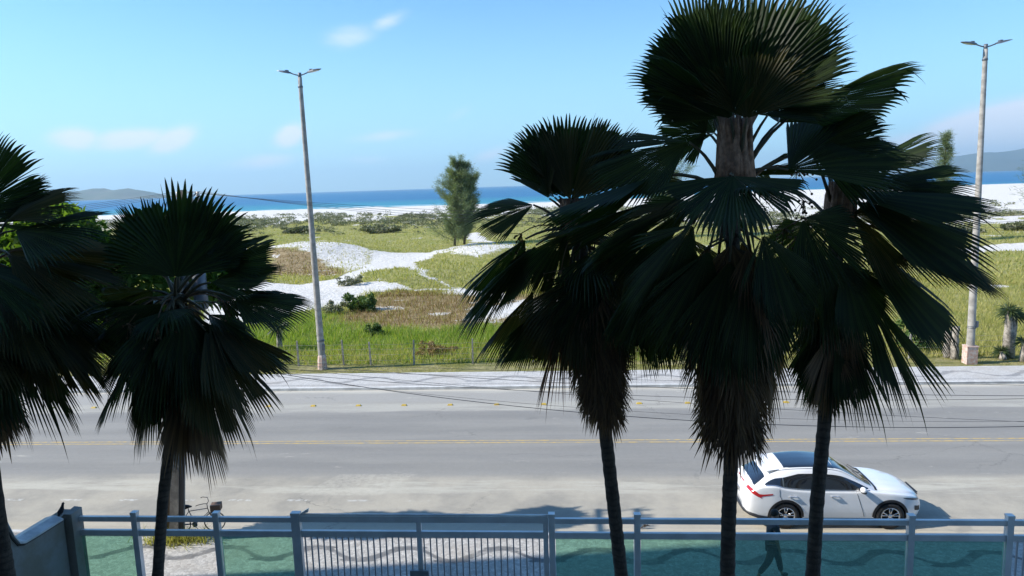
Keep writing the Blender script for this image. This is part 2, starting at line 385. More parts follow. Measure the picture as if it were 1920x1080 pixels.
def land(X, Y):
    """sand 0..1, brown 0..1, lush 0..1"""
    wx = X+(fbm(X, Y, 3.0, 5)-.5)*2.2; wy = Y+(fbm(X, Y, 3.0, 9)-.5)*4.5
    sand = np.zeros(X.shape)
    for i, pg in enumerate(SAND):
        soft = .5 if i != 1 and i != 4 else 1.0
        sand = np.maximum(sand, np.clip(sdist(wx, wy, pg)/soft*.5+.5, 0, 1)*(1 if i not in (1, 4) else .70))
    for pg in GRS: sand = np.minimum(sand, 1-np.clip(sdist(wx, wy, pg)/.6*.5+.6, 0, 1)*.95)
    brown = np.zeros(X.shape)
    for pg in BROWN: brown = np.maximum(brown, np.clip(sdist(wx, wy, pg)/2+.5, 0, 1))
    right = np.clip((X/np.maximum(Y, 1)-.05)/.25, 0, 1)
    # streaks of bare sand in the brown part, sparse pockets elsewhere
    sp = fbm(X, Y, 5, 21)
    sand = np.maximum(sand, np.clip((vnoise(X/2, Y, 1.1, 31)-.70)*5, 0, .55)*brown)
    sand = np.maximum(sand, np.clip((sp-.72)*8, 0, .7)*(Y > 50))
    # scrub then beach
    ys = 182-right*56+(fbm(X, Y, 14, 3)-.5)*34
    beach = np.clip((Y-ys)/14, 0, 1)
    patch = np.clip((fbm(X, Y, 5, 12)-.50)*9, 0, 1)
    far = Y > (222-right*72)
    sand = np.maximum(sand, np.where(far, beach, beach*(.25+.75*(1-patch))))
    lush = np.clip((Y-36.5)/5, .35, 1)*np.clip((56+(fbm(X, Y, 6, 8)-.5)*10-Y)/5, 0, 1)*(1-brown)*np.clip(1.15-right*2.2, 0.0, 1)
    return sand, brown, lush
def height(X, Y):
    h = -.06+np.clip((Y-37)/20, 0, 1)*(fbm(X, Y, 16, 40)-.35)*.9*np.clip((260-Y)/60, 0, 1)
    right = np.clip((X/np.maximum(Y, 1)-.02)/.25, 0, 1); right = right*right*(3-2*right)
    def g(cx, cy, sx, sy, hh): return hh*np.exp(-(((X-cx)/sx)**2+((Y-cy)/sy)**2)**1.3)
    p = gnd(590, 484); h += g(p.x-2, p.y+2, 9.5, 9, 2.0)*(1+.25*(fbm(X, Y, 3, 50)-.5)); p = gnd(915, 476); h += g(p.x, p.y, 6, 7, 1.2)
    p = gnd(745, 525); h += g(p.x, p.y, 6, 8, .5)
    def st(a, b, v): q = np.clip((v-a)/(b-a), 0, 1); return q*q*(3-2*q)
    h += (1-right)*st(150, 215, Y)*1.4*(.7+.6*fbm(X, Y, 12, 60)) + right*st(125, 300, Y)*3.1
    fall = (1-right)*st(300, 520, Y)*5.7+right*st(340, 480, Y)*8.5
    return h-fall

# ------------------------------------------------------------------ ground
def terrain():
    ys = np.concatenate([np.arange(33.9, 70, .30), np.arange(70, 130, .55), np.arange(130, 260, 1.3), np.arange(260, 500, 5)])
    s = np.concatenate([np.linspace(-1.6, -.75, 30, endpoint=False), np.linspace(-.75, .78, 440), np.linspace(.79, 1.7, 30)])
    Yg, Sg = np.meshgrid(ys, s, indexing='ij'); Xg = Sg*(Yg+6)
    Z = height(Xg, Yg); sand, brown, lush = land(Xg, Yg)
    Z += sand*(fbm(Xg, Yg, 1.2, 70)-.5)*.10 + (1-sand)*(fbm(Xg, Yg, .9, 71)-.5)*.14*np.clip((Yg-37)/5, 0, 1)
    ny, nx = Yg.shape; V = np.stack([Xg.ravel(), Yg.ravel(), Z.ravel()], 1)
    i = np.arange(ny*nx).reshape(ny, nx); F = np.stack([i[:-1, :-1].ravel(), i[:-1, 1:].ravel(), i[1:, 1:].ravel(), i[1:, :-1].ravel()], 1)
    m_ = bpy.data.materials.new('dune land'); m_.use_nodes = True; t = NT(m_.node_tree); p = t.n['Principled BSDF']
    a = t.new('ShaderNodeAttribute', attribute_name='cover'); S, B, L = t.xyz(a.outputs['Vector']); P = t.pos()
    x, y, z = t.xyz(P)
    n1 = t.noise(.9, P, 6, .65); n2 = t.noise(5, P, 5, .7); n3 = t.noise(.16, P, 4, .6)
    olive = t.mix(t.ss(n1, .3, .7), (.20, .21, .06), (.35, .32, .13))
    olive = t.mix(t.m('MULTIPLY', t.ss(n3, .5, .7), .6), olive, (.20, .24, .06))
    brn = t.mix(t.ss(n1, .3, .7), (.21, .15, .075), (.34, .26, .15))
    foot = t.ss(t.noise(3.5, P, 2, .4), .58, .68)
    lsh = t.mix(t.ss(n1, .3, .7), (.09, .14, .025), (.17, .22, .045))
    snd = t.mix(t.ss(n2, .3, .7), (.52, .49, .45), (.78, .75, .70))
    trash = t.ss(t.noise(1.7, P, 7, .8), .50, .60)
    c = t.mix(B, olive, brn); c = t.mix(L, c, lsh)
    c = t.mix(1.0, c, t.mix(n2, (.7, .7, .7), (1.3, 1.3, 1.3)), 'MULTIPLY')
    rough_s = t.m('MULTIPLY', trash, t.m('ADD', .28, t.m('MULTIPLY', t.ss(S, .97, .8), .55)))
    f = t.ss(t.m('ADD', S, t.m('MULTIPLY', t.m('SUBTRACT', t.noise(1.6, P, 8, .78), .5), 1.5)), .36, .62)
    snd = t.mix(t.m('MULTIPLY', foot, .35), snd, (.46, .43, .38))
    snd = t.mix(rough_s, snd, (.34, .31, .24))
    c = t.mix(f, c, snd)
    # kerb-side verge: mown, worn turf
    vg = t.ss(y, 36.6, 36.2); c = t.mix(vg, c, t.mix(t.ss(t.noise(1.4, t.vec(t.m('MULTIPLY', x, .35), y, 0), 6, .7), .35, .65), (.15, .155, .05), (.33, .29, .15)))
    t.put(p.inputs['Base Color'], c); p.inputs['Roughness'].default_value = .95; p.inputs['Specular IOR Level'].default_value = .1
    t.l.new(t.bump(t.noise(2.2, P, 6, .7), .9, .25), p.inputs['Normal'])
    o = tris('ground', V, F, m_, smooth=True)
    at_ = o.data.attributes.new('cover', 'FLOAT_VECTOR', 'POINT')
    at_.data.foreach_set('vector', np.stack([sand.ravel(), brown.ravel(), lush.ravel()], 1).astype(np.float32).ravel())
    tag(o, kind='structure')
terrain()
def sheet(name, x0, x1, y0, y1, z, m_, kind='structure'):
    b = MB(); b.add([(x0, y0, z), (x1, y0, z), (x1, y1, z), (x0, y1, z)], [(0, 1, 2, 3)]); o = b.build(name, m_); tag(o, kind=kind); return o
sheet('yard_ground', -70, 90, -40, 14.05, 0.10, M['yard'])
sheet('road', -140, 160, 17.6, 31.4, 0.0, M['asphalt'])
b = MB(); b.box((10, 15.77, 0.0), (240, 3.44, .24)); tag(b.build('pavement', M['mosaic']), kind='structure')
b = MB(); b.box((10, 17.55, -.004), (240, .12, .24)); tag(b.build('kerb', M['kerb']), kind='structure')
b = MB(); b.box((10, 32.72, 0.0), (300, 2.40, .22)); tag(b.build('far_pavement', M['mosaic_far']), kind='structure')
b = MB(); b.box((10, 31.45, -.004), (300, .16, .26)); tag(b.build('far_kerb', M['kerb']), kind='structure')
b = MB(); b.box((10, 33.97, -.006), (300, .10, .24)); tag(b.build('verge_kerb', M['kerb']), kind='structure')
b = MB()
for yy in (24.53, 24.75): b.add([(-140, yy-.045, .004), (160, yy-.045, .004), (160, yy+.045, .004), (-140, yy+.045, .004)], [(0, 1, 2, 3)])
tag(b.build('centre_line_marking', M['yellow']), kind='structure')

# sea
def sea():
    m_ = bpy.data.materials.new('sea water'); m_.use_nodes = True; t = NT(m_.node_tree); p = t.n['Principled BSDF']
    P = t.pos(); x, y, z = t.xyz(P)
    sv = t.vec(t.m('MULTIPLY', x, .25), y, 0)
    n = t.noise(.012, sv, 6, .6); n2 = t.noise(.05, sv, 5, .6)
    deep = t.mix(t.ss(n, .35, .65), (.004, .092, .22), (.006, .12, .26))
    yy = t.m('ADD', y, t.m('MULTIPLY', t.m('SUBTRACT', n, .5), 260))
    c = t.mix(t.ss(yy, 900, 480), deep, (.02, .22, .28))
    c = t.mix(t.ss(yy, 545, 450), c, (.07, .36, .35))
    ysh = t.m('ADD', y, t.m('MULTIPLY', t.m('SUBTRACT', t.noise(.02, P, 4), .5), 60))
    foam = t.m('MULTIPLY', t.ss(t.m('ABSOLUTE', t.m('SUBTRACT', ysh, 458)), 20, 6), t.ss(n2, .42, .52))
    foam2 = t.m('MULTIPLY', t.ss(t.m('ABSOLUTE', t.m('SUBTRACT', ysh, 530)), 12, 3), t.ss(n2, .52, .6))
    c = t.mix(t.m('MAXIMUM', foam, foam2), c, (.8, .82, .82))
    t.put(p.inputs['Base Color'], c); p.inputs['Roughness'].default_value = .35; p.inputs['Specular IOR Level'].default_value = .18
    t.l.new(t.bump(t.noise(.25, sv, 6, .7), .6, 1.2), p.inputs['Normal'])
    o = sheet('sea', -30000, 30000, 400, 26000, -3.0, m_)
sea()
# far hills across the bay
def hills(name, pts, seed, depth, c1, c2):
    """pts: (u, v_top) along the crest at distance Y; a ridge with real depth"""
    m_ = mat(name+' cover', c1, .95, var=.5, vscale=.004, var2=c2)
    us = np.linspace(pts[0][0], pts[-1][0], 90); tops = np.interp(us, [p[0] for p in pts], [p[1] for p in pts]); Y = pts_Y = depth
    V = []; rows = 16
    for j in range(rows):
        q = j/(rows-1)
        for i, (u, v) in enumerate(zip(us, tops)):
            P = at(u, v, Y); hz = max(P.z, 0)
            prof = math.sin(PI*q)**.8
            nz = noise.noise(Vector((i*.16, q*5, seed)))*.30+noise.noise(Vector((i*.5, q*13, seed+4)))*.14
            zz = (hz+4)*prof*(1+nz*(.4+.6*abs(q-.5)*2))-4
            V.append((P.x*(1+(q-.5)*.02), Y+(q-.5)*Y*.16, zz if 0 < j < rows-1 else -8))
    V = np.array(V); n = len(us); i = np.arange(rows*n).reshape(rows, n)
    F = np.stack([i[:-1, :-1].ravel(), i[:-1, 1:].ravel(), i[1:, 1:].ravel(), i[1:, :-1].ravel()], 1)
    tag(tris(name, V, F, m_, smooth=True), kind='structure')
hills('hills', [(-260, 380), (-100, 362), (30, 372), (90, 366), (135, 362), (165, 356), (190, 354), (215, 358), (240, 354), (262, 357), (285, 366), (330, 372)], 1, 7000, (.05, .07, .035), (.09, .09, .06))
hills('hills', [(1560, 333), (1640, 322), (1700, 308), (1770, 300), (1800, 292), (1840, 286), (1880, 285), (1905, 283), (1950, 272), (2050, 262), (2200, 255), (2400, 262)], 2, 13000, (.035, .055, .04), (.055, .07, .05))

# ------------------------------------------------------------------ buildings that stand behind and beside the viewer
def block(label, x0, x1, y0, y1, z1, base=0.0):
    r = empty('apartment_building', ((x0+x1)/2, (y0+y1)/2, base)); tag(r, label, 'building')
    b = MB(); b.box(((x0+x1)/2, (y0+y1)/2, z1/2), (x1-x0, y1-y0, z1)); b.build('wall', M['plaster'], r)
    b = MB(); b.box(((x0+x1)/2, (y0+y1)/2, z1+.25), (x1-x0+.5, y1-y0+.5, .5)); b.build('roof', M['concrete'], r)
    return r
bl = block('tall plastered apartment block standing left of the palms beyond the side wall', -30, -19.5, -16, 12.6, 27.5)
for fl in range(8):
    for k in range(4):
        b = MB(); b.box((-19.48, -12+k*7.6, 2.6+fl*3.1), (.08, 2.2, 1.5)); b.build('window', M['winglass'], bl)
        b = MB(); b.box((-28.4+k*2.4, 12.62, 2.6+fl*3.1), (1.4, .08, 1.5)); b.build('window', M['winglass'], bl)
bh = block('apartment building with balconies behind the palm yard', -16, 22, -14, -1.6, 20)
for fl in range(6):
    for k in range(6):
        b = MB(); b.box((-12.5+k*6, -1.57, 2.0+fl*3.1), (2.6, .08, 2.1)); b.build('window', M['winglass'], bh)
    if fl != 2:
        b = MB(); b.box((3, -1.0, .2+fl*3.1+.5), (34, 1.16, .16)); b.box((3, -.45, 1.2+fl*3.1), (34, .06, .9)); b.build('balcony', M['plaster'], bh)

# ------------------------------------------------------------------ palms
def frond_mesh(mb, P, a, bv, R, phm, nseg, droop=.12, fuse=.66, mi=0, ragged=0, cup=.12, fold=0.0, side=.40, torn=1):
    a = a.normalized(); bv = (bv-a*bv.dot(a)).normalized(); n = a.cross(bv)
    if n.z < 0: n = -n
    dphi = 2*phm/nseg; seed = random.random()*100
    # the blade is torn into a few lobes that hang a little apart
    cuts = sorted(random.sample(range(3, nseg-3), min(nseg-7, random.choice((1, 2, 2, 3))))) if torn and nseg > 20 else []
    lobes = [(random.uniform(-.06, .06)*torn, random.uniform(0, .16)*torn, random.uniform(.84, 1.03) if torn else 1) for _ in range(len(cuts)+1)]
    for i in range(nseg):
        lb = sum(1 for c_ in cuts if i >= c_); rot, dr, sc = lobes[lb]
        ph = -phm+dphi*(i+.5)+rot; u_ = abs(ph)/phm
        near = min([abs(i+.5-c_) for c_ in cuts] or [9])
        Ri = R*(1-side*u_**1.7)*(1+random.uniform(-.05, .03)-ragged*random.random()*.4)*sc
        fs = R*fuse*(1-side*u_**1.7)*(1+.07*noise.noise(Vector((i*.35, seed, 0))))
        if near < 1: fs *= .55
        if random.random() < .08: fs *= .75
        bent = random.random() < .05+.3*ragged
        twist = random.uniform(-1, 1)*dphi*(.35+ragged)
        verts = []; hw = dphi*.5
        for (r, wf) in ((.02*R, 1), (fs*.5, 1), (fs, 1), (fs+(Ri-fs)*.4, .66*fs/(fs+(Ri-fs)*.4)), (fs+(Ri-fs)*.75, .34*fs/(fs+(Ri-fs)*.75)), (Ri, 0)):
            k = max(0, (r-fs)/(Ri-fs+1e-6)); phc = ph+twist*k
            pl = .34*hw*r*(wf if wf else 0)
            def pt(p_, off):
                sp, cp = math.sin(p_), math.cos(p_)
                q = P+a*(r*cp)+bv*(r*sp*math.cos(fold))
                q = q+n*(cup*R*(sp*r/R)**2*1.2+off-r*abs(sp)*math.sin(fold)+.03*R*math.sin(p_*5+seed)*(r/R)**2)
                q.z -= R*(r/R)**2.4*(droop*(1+.8*k*k)+dr+(.16*k if bent else 0))
                return q
            if wf == 0: verts.append(pt(phc, 0))
            else: verts += [pt(phc-hw*wf, -pl), pt(phc, pl), pt(phc+hw*wf, -pl)]
        F = []
        for j in range(4):
            q = j*3; F += [(q, q+3, q+4, q+1), (q+1, q+4, q+5, q+2)]
        F += [(12, 15, 13), (13, 15, 14)]
        mb.add(verts, F, mi)
def petiole(mb, A, B, r0=.035, r1=.014, lift=.12, mi=1):
    A = Vector(A); B = Vector(B); L = (B-A).length; pts = []
    for i in range(6):
        q = i/5; p = A.lerp(B, q); p.z += lift*L*math.sin(PI*q); pts.append(p)
    mb.tube(pts, [r0+(r1-r0)*i/5 for i in range(6)], 5, mi)
def px_frond(root, C, hub, tip, s, yh, yt, ph=70, nseg=46, droop=.04, sg=1, kind='palm', fuse=.735, pet=True, name='frond', ragged=0, cup=.12):
    H = at(hub[0], hub[1], yh); T = at(tip[0], tip[1], yt); a = T-H; R = a.length; a.normalize()
    wv = (H-CAM).normalized(); p = a.cross(wv).normalized(); n0 = p.cross(a).normalized()
    bv = p*s+n0*math.sqrt(max(0, 1-s*s))*sg
    fold = random.uniform(.10, .50) if s < .6 else random.uniform(0, .30)
    if s < .75: ph = min(ph, random.uniform(52, 62)); bv = p*s+n0*math.sqrt(1-s*s)*sg
    sd = .16 if s > .9 else .24
    mb = MB(); frond_mesh(mb, H, a, bv, R*1.05, rad(ph), nseg, droop, fuse, 0, ragged, cup, fold, sd)
    if pet and (H-C).length > .15: petiole(mb, C+Vector((random.uniform(-.1, .1), random.uniform(-.1, .1), random.uniform(-.2, .1))), H)
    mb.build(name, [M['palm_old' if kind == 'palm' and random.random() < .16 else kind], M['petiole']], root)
def palm(label, path, Yb, crown, Yc, fans, r0, r1, spear=None, skirt=None, fill=10, fillR=1.2, seed=1, nskirt=40):
    r0 *= .72; r1 *= .72
    nskirt = int(nskirt*1.5)
    """path: (u, v, Y) up the trunk"""
    random.seed(seed)
    P = [at(*q) for q in path]; d0 = P[0]-P[1]; base = P[0]+d0*((P[0].z-.1)/(-d0.z))
    root = empty('palm_tree', base); tag(root, label, 'palm tree', 'fan palms in the yard behind the fence')
    C = at(crown[0], crown[1], Yc)
    pts = [base]+P+[C]; L = len(pts)
    # resample
    rs = []; pp = []
    for i in range(L-1):
        n = 14
        for k in range(n):
            q = (i+k/n)/(L-1); p = pts[i].lerp(pts[i+1], k/n); pp.append(p); rs.append((r0+(r1-r0)*q)*(1+.035*math.sin(len(pp)*2.2)+random.uniform(-.03, .03)))
    rs[0] *= 1.35; rs[1] *= 1.15
    mb = MB(); mb.tube(pp, rs, 14); mb.build('trunk', M['trunk'], root)
    if spear:
        (u0, v0, u1, v1, wpx) = spear; A = at(u0, v0, Yc); B = at(u1, v1, Yc); rr = wpx/2/FPX*Yc*1.02
        mb = MB()
        for k in range(26):
            an = 2*PI*k/26; q = Vector((math.cos(an), math.sin(an), 0)); j = random.uniform(-.04, .04)
            mb.tube([A+q*rr*1.1, A.lerp(B, .35)+q*(rr*.95+j*.3), A.lerp(B, .7)+q*(rr*.85+j), B+q*(rr*(.75+random.random()*.5))], [.05, .05, .04, .02], 5)
        mb.build('leaf_bases', M['spear'], root)
    for f in fans:
        f = dict(f); hub, tip, s, dh, dt = f.pop('f'); px_frond(root, C, hub, tip, s, Yc+dh, Yc+dt, **f)
    # leaves that fill the crown all round
    for k in range(fill):
        an = 2*PI*(k+random.random()*.6)/fill; e = random.uniform(-.9, .35)
        d = Vector((math.cos(an)*math.cos(e), math.sin(an)*math.cos(e), math.sin(e)))
        H = C+d*random.uniform(.45, .8)*fillR*.8+Vector((0, 0, -.2)); mb = MB()
        side = Vector((-math.sin(an), math.cos(an), random.uniform(-.5, .5)))
        frond_mesh(mb, H, d+Vector((0, 0, -.25)), side, fillR*random.uniform(.8, 1.0), rad(64), 30, .22, .64)
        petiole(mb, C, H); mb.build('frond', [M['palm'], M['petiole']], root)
    if skirt:
        (ut, vt, ub, vb, wt, wb) = skirt; A = at(ut, vt, Yc); B = at(ub, vb, Yc); Lk = (A-B).length
        for k in range(nskirt):
            q = ((k+random.random())/nskirt)**.75; an = k*2.39996; R = Lk*random.uniform(.32, .46) if Lk > 1 else Lk*.6
            # tip lands on the outline of the skirt
            c0 = A.lerp(B, q); rr = (wt+(wb-wt)*q**1.3)/2/FPX*Yc
            tipp = c0+Vector((math.cos(an), math.sin(an), 0))*rr*random.uniform(.75, 1.12)
            hubp = tipp+Vector((0, 0, R))-Vector((math.cos(an), math.sin(an), 0))*rr*.45
            mb = MB(); side = Vector((-math.sin(an), math.cos(an), random.uniform(-.3, .3)))
            frond_mesh(mb, hubp, tipp-hubp, side, R*1.05, rad(random.uniform(34, 52)), 17, .03, .5, 0, .25, cup=.35)
            petiole(mb, c0+Vector((0, 0, R*1.2)), hubp, .025, .012, .02); mb.build('dead_frond', [M['dead'], M['petiole']], root)
    # thin fruit stalks hanging among the leaves
    mb = MB()
    for k in range(5):
        an = random.uniform(0, 2*PI); d = Vector((math.cos(an), math.sin(an), 0)); A = C+d*.15; B = C+d*.85+Vector((0, 0, random.uniform(-.5, .3)))
        petiole(mb, A, B, .014, .008, .2, 0)
        for j in range(16):
            q = B+Vector((random.gauss(0, .1), random.gauss(0, .1), random.uniform(-.32, .02))); mb.tube([B, q], [.006, .003], 3); mb.ball(q, .018, 0, 5, 4)
    mb.build('fruit_stalks', M['dead'], root)
    return root
def F_(hx, hy, tx, ty, s, dh=0, dt=0, **k): k['f'] = ((hx, hy), (tx, ty), s, dh, dt); return k

palm('dark fan palm at the left edge of the picture, its trunk against the side wall', [(14, 1075, 9.6), (0, 985, 9.7), (-30, 760, 9.9)], 9.6, (-28, 490), 10, [
    F_(-58, 405, 30, 232, .8, 0, .1, ph=62), F_(-30, 420, 92, 262+60, .5, .1, .2, ph=45), F_(15, 412, 146, 333, .33, -.2, .2), F_(28, 432, 205, 396, .30, -.2, -.2, droop=.02), F_(10, 470, 250, 478, .45, .1, .6), F_(20, 480, 235, 430+90, .5, -.4, -.4),
    F_(20, 520, 215, 600, .55, 0, .3), F_(10, 540, 180, 690, .55, -.3, -.3), F_(60, 560, 262, 655, .45, .4, .5),
    F_(0, 570, 140, 772, .45, -.1, 0), F_(70, 600, 205, 745, .5, .3, .3), F_(-35, 620, 60, 810, .5, -.3, -.2), F_(-40, 640, 35, 862, .5, -.1, 0, kind='dead'),
    F_(-50, 500, 120, 560, .7, -.8, -.9), F_(-60, 560, 60, 720, .7, -.6, -.8)],
    .15, .12, None, (-30, 640, -10, 850, 190, 120), 9, 1.1, 3, 22)
palm('fan palm with thick dead skirt in front of the utility pole, second from the left', [(296, 1078, 10.4), (305, 940, 10.4), (322, 800, 10.45)], 10.4, (332, 560), 10.5, [
    F_(335, 512, 338, 328, 1, .1, .1, ph=78, nseg=44), F_(300, 500, 262, 352, .8, .3, .3, ph=70), F_(290, 505, 215, 368, .6, .2, .2, ph=55), F_(368, 500, 415, 352, .8, .2, .2, ph=66), F_(385, 505, 452, 415, .6, 0, .1, ph=55),
    F_(330, 520, 330, 400, 1, -.5, -.6, ph=80),
    F_(408, 500, 528, 428, .45, .1, .2, ph=60), F_(395, 530, 543, 488, .33, -.1, .1), F_(440, 560, 588, 562, .42, -.2, -.1, ph=86, droop=.06), F_(400, 545, 536, 530, .25, .2, .2),
    F_(392, 600, 572, 670, .38, 0, .2), F_(375, 615, 560, 720-30, .3, .3, .4), F_(385, 620, 538, 742, .36, -.2, 0), F_(372, 640, 475, 822, .5, -.1, 0),
    F_(360, 690, 420, 868, .30, .1, .1, kind='dead', ragged=.15), F_(350, 700, 375, 878, .28, 0, 0, kind='dead', ragged=.15), F_(392, 700, 440, 800, .4, .2, .2),
    F_(290, 650, 275, 822, .42, .1, .1), F_(300, 650, 300, 810, .5, -.3, -.4), F_(262, 640, 185, 772, .38, .2, .3), F_(275, 600, 205, 720, .5, 0, 0), F_(280, 560, 185, 640, .5, .1, .1),
    F_(285, 545, 190, 560, .5, -.1, 0), F_(300, 570, 215, 640, .7, -.5, -.6), F_(325, 580, 325, 760, .85, -.4, -.6, ph=60), F_(345, 580, 400, 735, .7, -.3, -.4, ph=60), F_(310, 590, 250, 700, .6, -.5, -.6)],
    .13, .11, None, (330, 640, 322, 815, 110, 60), 9, 1.15, 5, 18)
palm('leaning fan palm left of the tallest one, with a rusty dry leaf', [(1165, 1078, 10.4), (1152, 960, 10.4), (1138, 835, 10.45), (1112, 640, 10.5)], 10.4, (1085, 440), 10.5, [
    F_(1062, 372, 1055, 182, 1, .1, .1, ph=60), F_(1048, 368, 985, 205, .8, .2, .2, ph=52), F_(1085, 365, 1140, 190, .8, .2, .2, ph=55), F_(1070, 375, 1095, 200, .9, -.3, -.4, ph=60), F_(1030, 372, 990, 245, .5, 0, 0), F_(1040, 370, 985, 300, .25, .3, .3), F_(1095, 375, 1172, 215, .6, 0, 0, ph=50),
    F_(1000, 384, 872, 400, .55, -.2, -.2, ph=64, sg=-1), F_(985, 448, 862, 545, .42, 0, .1), F_(1005, 460, 866, 602, .3, -.2, 0), F_(1000, 545, 895, 652, .35, 0, 0), F_(1015, 580, 928, 692, .45, -.2, -.2),
    F_(1062, 560, 1005, 752, .45, -.2, -.2, kind='rust', ph=52, droop=.02, ragged=.2, fuse=.5), F_(1060, 560, 1000, 700, .7, -.3, -.4), F_(1130, 500, 1050, 645, .75, -.5, -.7, ph=58), F_(1085, 520, 1090, 700, .8, -.5, -.6), F_(1165, 480, 1200, 660, .8, -.3, -.3, ph=60),
    F_(1195, 560, 1235, 695, .5, .2, .2), F_(1150, 420, 1010, 432, .3, -.3, -.5), F_(1130, 400, 1010, 400, .3, 0, 0), F_(1180, 470, 1160, 580, .8, -.7, -.9), F_(1050, 470, 935, 500, .5, .3, .4), F_(1060, 440, 1000, 560, .6, -.4, -.5), F_(1230, 520, 1262, 700, .5, -.1, -.1)],
    .15, .13, (1085, 440, 1072, 372, 40), (1105, 600, 1135, 828, 170, 70), 2, 1.0, 8, 44)
palm('tallest fan palm in the middle, with brown fibrous neck and long dead skirt', [(1364, 1078, 9.4), (1366, 980, 9.4), (1370, 880, 9.4), (1372, 640, 9.45)], 9.4, (1375, 345), 9.5, [
    F_(1385, 218, 1372, -55, 1, .1, .1, ph=70, nseg=48), F_(1360, 205, 1215, 20, .9, .2, .2, ph=50), F_(1352, 215, 1190, 62, .5, 0, .1, ph=55), F_(1345, 222, 1215, 145, .3, 0, 0), F_(1410, 205, 1500, -50, .9, .3, .4, ph=48), F_(1415, 210, 1560, 35, .7, .1, .1, ph=55), F_(1420, 215, 1572, 115, .5, 0, 0, ph=62), F_(1330, 205, 1290, -45, .8, .4, .4, ph=50),
    F_(1400, 222, 1420, 62, 1, -.4, -.55, ph=72, nseg=44), F_(1370, 222, 1330, 85, .8, -.3, -.4, ph=60), F_(1440, 215, 1545, 160, .5, -.1, .1, ph=60),
    F_(1292, 266, 1082, 303, .58, .1, 0, ph=66, sg=-1), F_(1215, 335, 1008, 396, .22, -.2, -.4), F_(1262, 372, 1035, 425, .42, -.3, -.5), F_(1300, 380, 1080, 480, .5, -.4, -.7), F_(1300, 345, 1215, 330, .25, .5, .9),
    F_(1498, 208, 1742, 98, .42, .1, .2, ph=64, sg=-1), F_(1478, 318, 1700, 222, .62, -.1, .1), F_(1500, 290, 1660, 175, .6, .3, .4), F_(1460, 230, 1500, 190, .7, .3, .5), F_(1325, 248, 1220, 208, .85, .9, 1.2, ph=85), F_(1340, 250, 1300, 185, .8, .8, 1.1),
    F_(1375, 330, 1370, 420, 1.0, -.5, -1.5, ph=80, nseg=48, droop=.10), F_(1368, 490, 1362, 730, .9, -.5, -.7, ph=44, nseg=44, droop=.02), F_(1330, 470, 1255, 690, .7, -.4, -.6, ph=48), F_(1410, 480, 1455, 710, .7, -.4, -.5, ph=48), F_(1300, 420, 1180, 610, .6, -.5, -.8, ph=55), F_(1430, 440, 1500, 610, .6, -.4, -.7, ph=56), F_(1280, 440, 1250, 600, .8, .3, .4), F_(1340, 540, 1330, 760, .5, 0, 0, kind='dead'), F_(1420, 560, 1450, 780, .5, 0, 0, kind='dead'),
    F_(1250, 480, 1120, 640, .5, -.2, -.3), F_(1410, 330, 1490, 270, .4, .5, .8)],
    .145, .13, (1378, 345, 1378, 215, 56), (1378, 560, 1372, 885, 200, 90), 2, 1.0, 11, 62)
palm('fan palm on the right with leaves reaching far right over the white car', [(1524, 1078, 10.2), (1532, 940, 10.2), (1545, 800, 10.3)], 10.2, (1572, 425), 10.5, [
    F_(1520, 285, 1700, 245, .85, -.3, -.3, ph=66), F_(1545, 300, 1640, 205, .7, .3, .4, ph=66), F_(1600, 330, 1745, 225, .4, .6, .8), F_(1640, 350, 1808, 275, .45, .7, .9), F_(1625, 360, 1760, 300, .5, .5, .6), F_(1500, 235, 1545, 150, .8, .9, 1.2, ph=50), F_(1450, 345, 1400, 320, .6, 1., 1.2),
    F_(1590, 362, 1860, 352, .24, -.1, 0, ph=60, droop=.02), F_(1600, 375, 1872, 430, .32, -.2, -.1, droop=.02), F_(1650, 430, 1868, 502, .26, 0, .1),
    F_(1610, 460, 1828, 600, .32, -.2, 0), F_(1620, 545, 1775, 708, .32, 0, .1), F_(1575, 590, 1672, 742, .45, -.2, -.1), F_(1560, 600, 1590, 775, .75, -.3, -.4, ph=62), F_(1545, 590, 1500, 730, .6, -.3, -.3),
    F_(1505, 410, 1640, 505, .8, -.6, -.9, ph=70, nseg=44), F_(1540, 470, 1560, 640, .8, -.7, -.9, ph=62), F_(1580, 490, 1660, 640, .6, -.5, -.6), F_(1500, 470, 1480, 640, .8, -.2, -.3), F_(1520, 420, 1410, 480, .6, .4, .5), F_(1600, 400, 1740, 470, .7, -.2, -.1), F_(1560, 620, 1540, 760, .6, -.4, -.4, kind='dead')],
    .15, .13, (1572, 425, 1580, 340, 44), (1560, 620, 1545, 790, 150, 90), 0, 1.0, 14, 34)
random.seed(21)

# ------------------------------------------------------------------ glass fence and gate (top rail, second rail, posts, panes, bars)
FY = 14.0
fence = empty('glass_fence', (0, FY, .12)); tag(fence, 'grey aluminium yard fence with green glass panes and two top rails beyond the palms', 'fence')
posts = [-9.51, -7.66, -5.89, -.40, 1.37, 3.20, 5.02, 6.83, 8.72]
for i, x in enumerate(posts):
    wd = .19 if x in (-5.89,) else .125
    b = MB(); b.box((x, FY, 1.24), (wd, .12, 2.24)); b.box((x, FY, 2.385), (wd+.012, .132, .05)); b.build('post', M['metal'], fence)
def rail(x0, x1, z0, z1, y, parent, nm='rail'):
    b = MB(); b.box(((x0+x1)/2, y, (z0+z1)/2), (x1-x0, .075, z1-z0)); return b.build(nm, M['metal'], parent)
segs = [(-11.0, -9.575), (-9.445, -7.725), (-7.595, -5.987), (-.335, 1.305), (1.435, 3.135), (3.265, 4.955), (5.085, 6.765), (6.895, 8.655)]
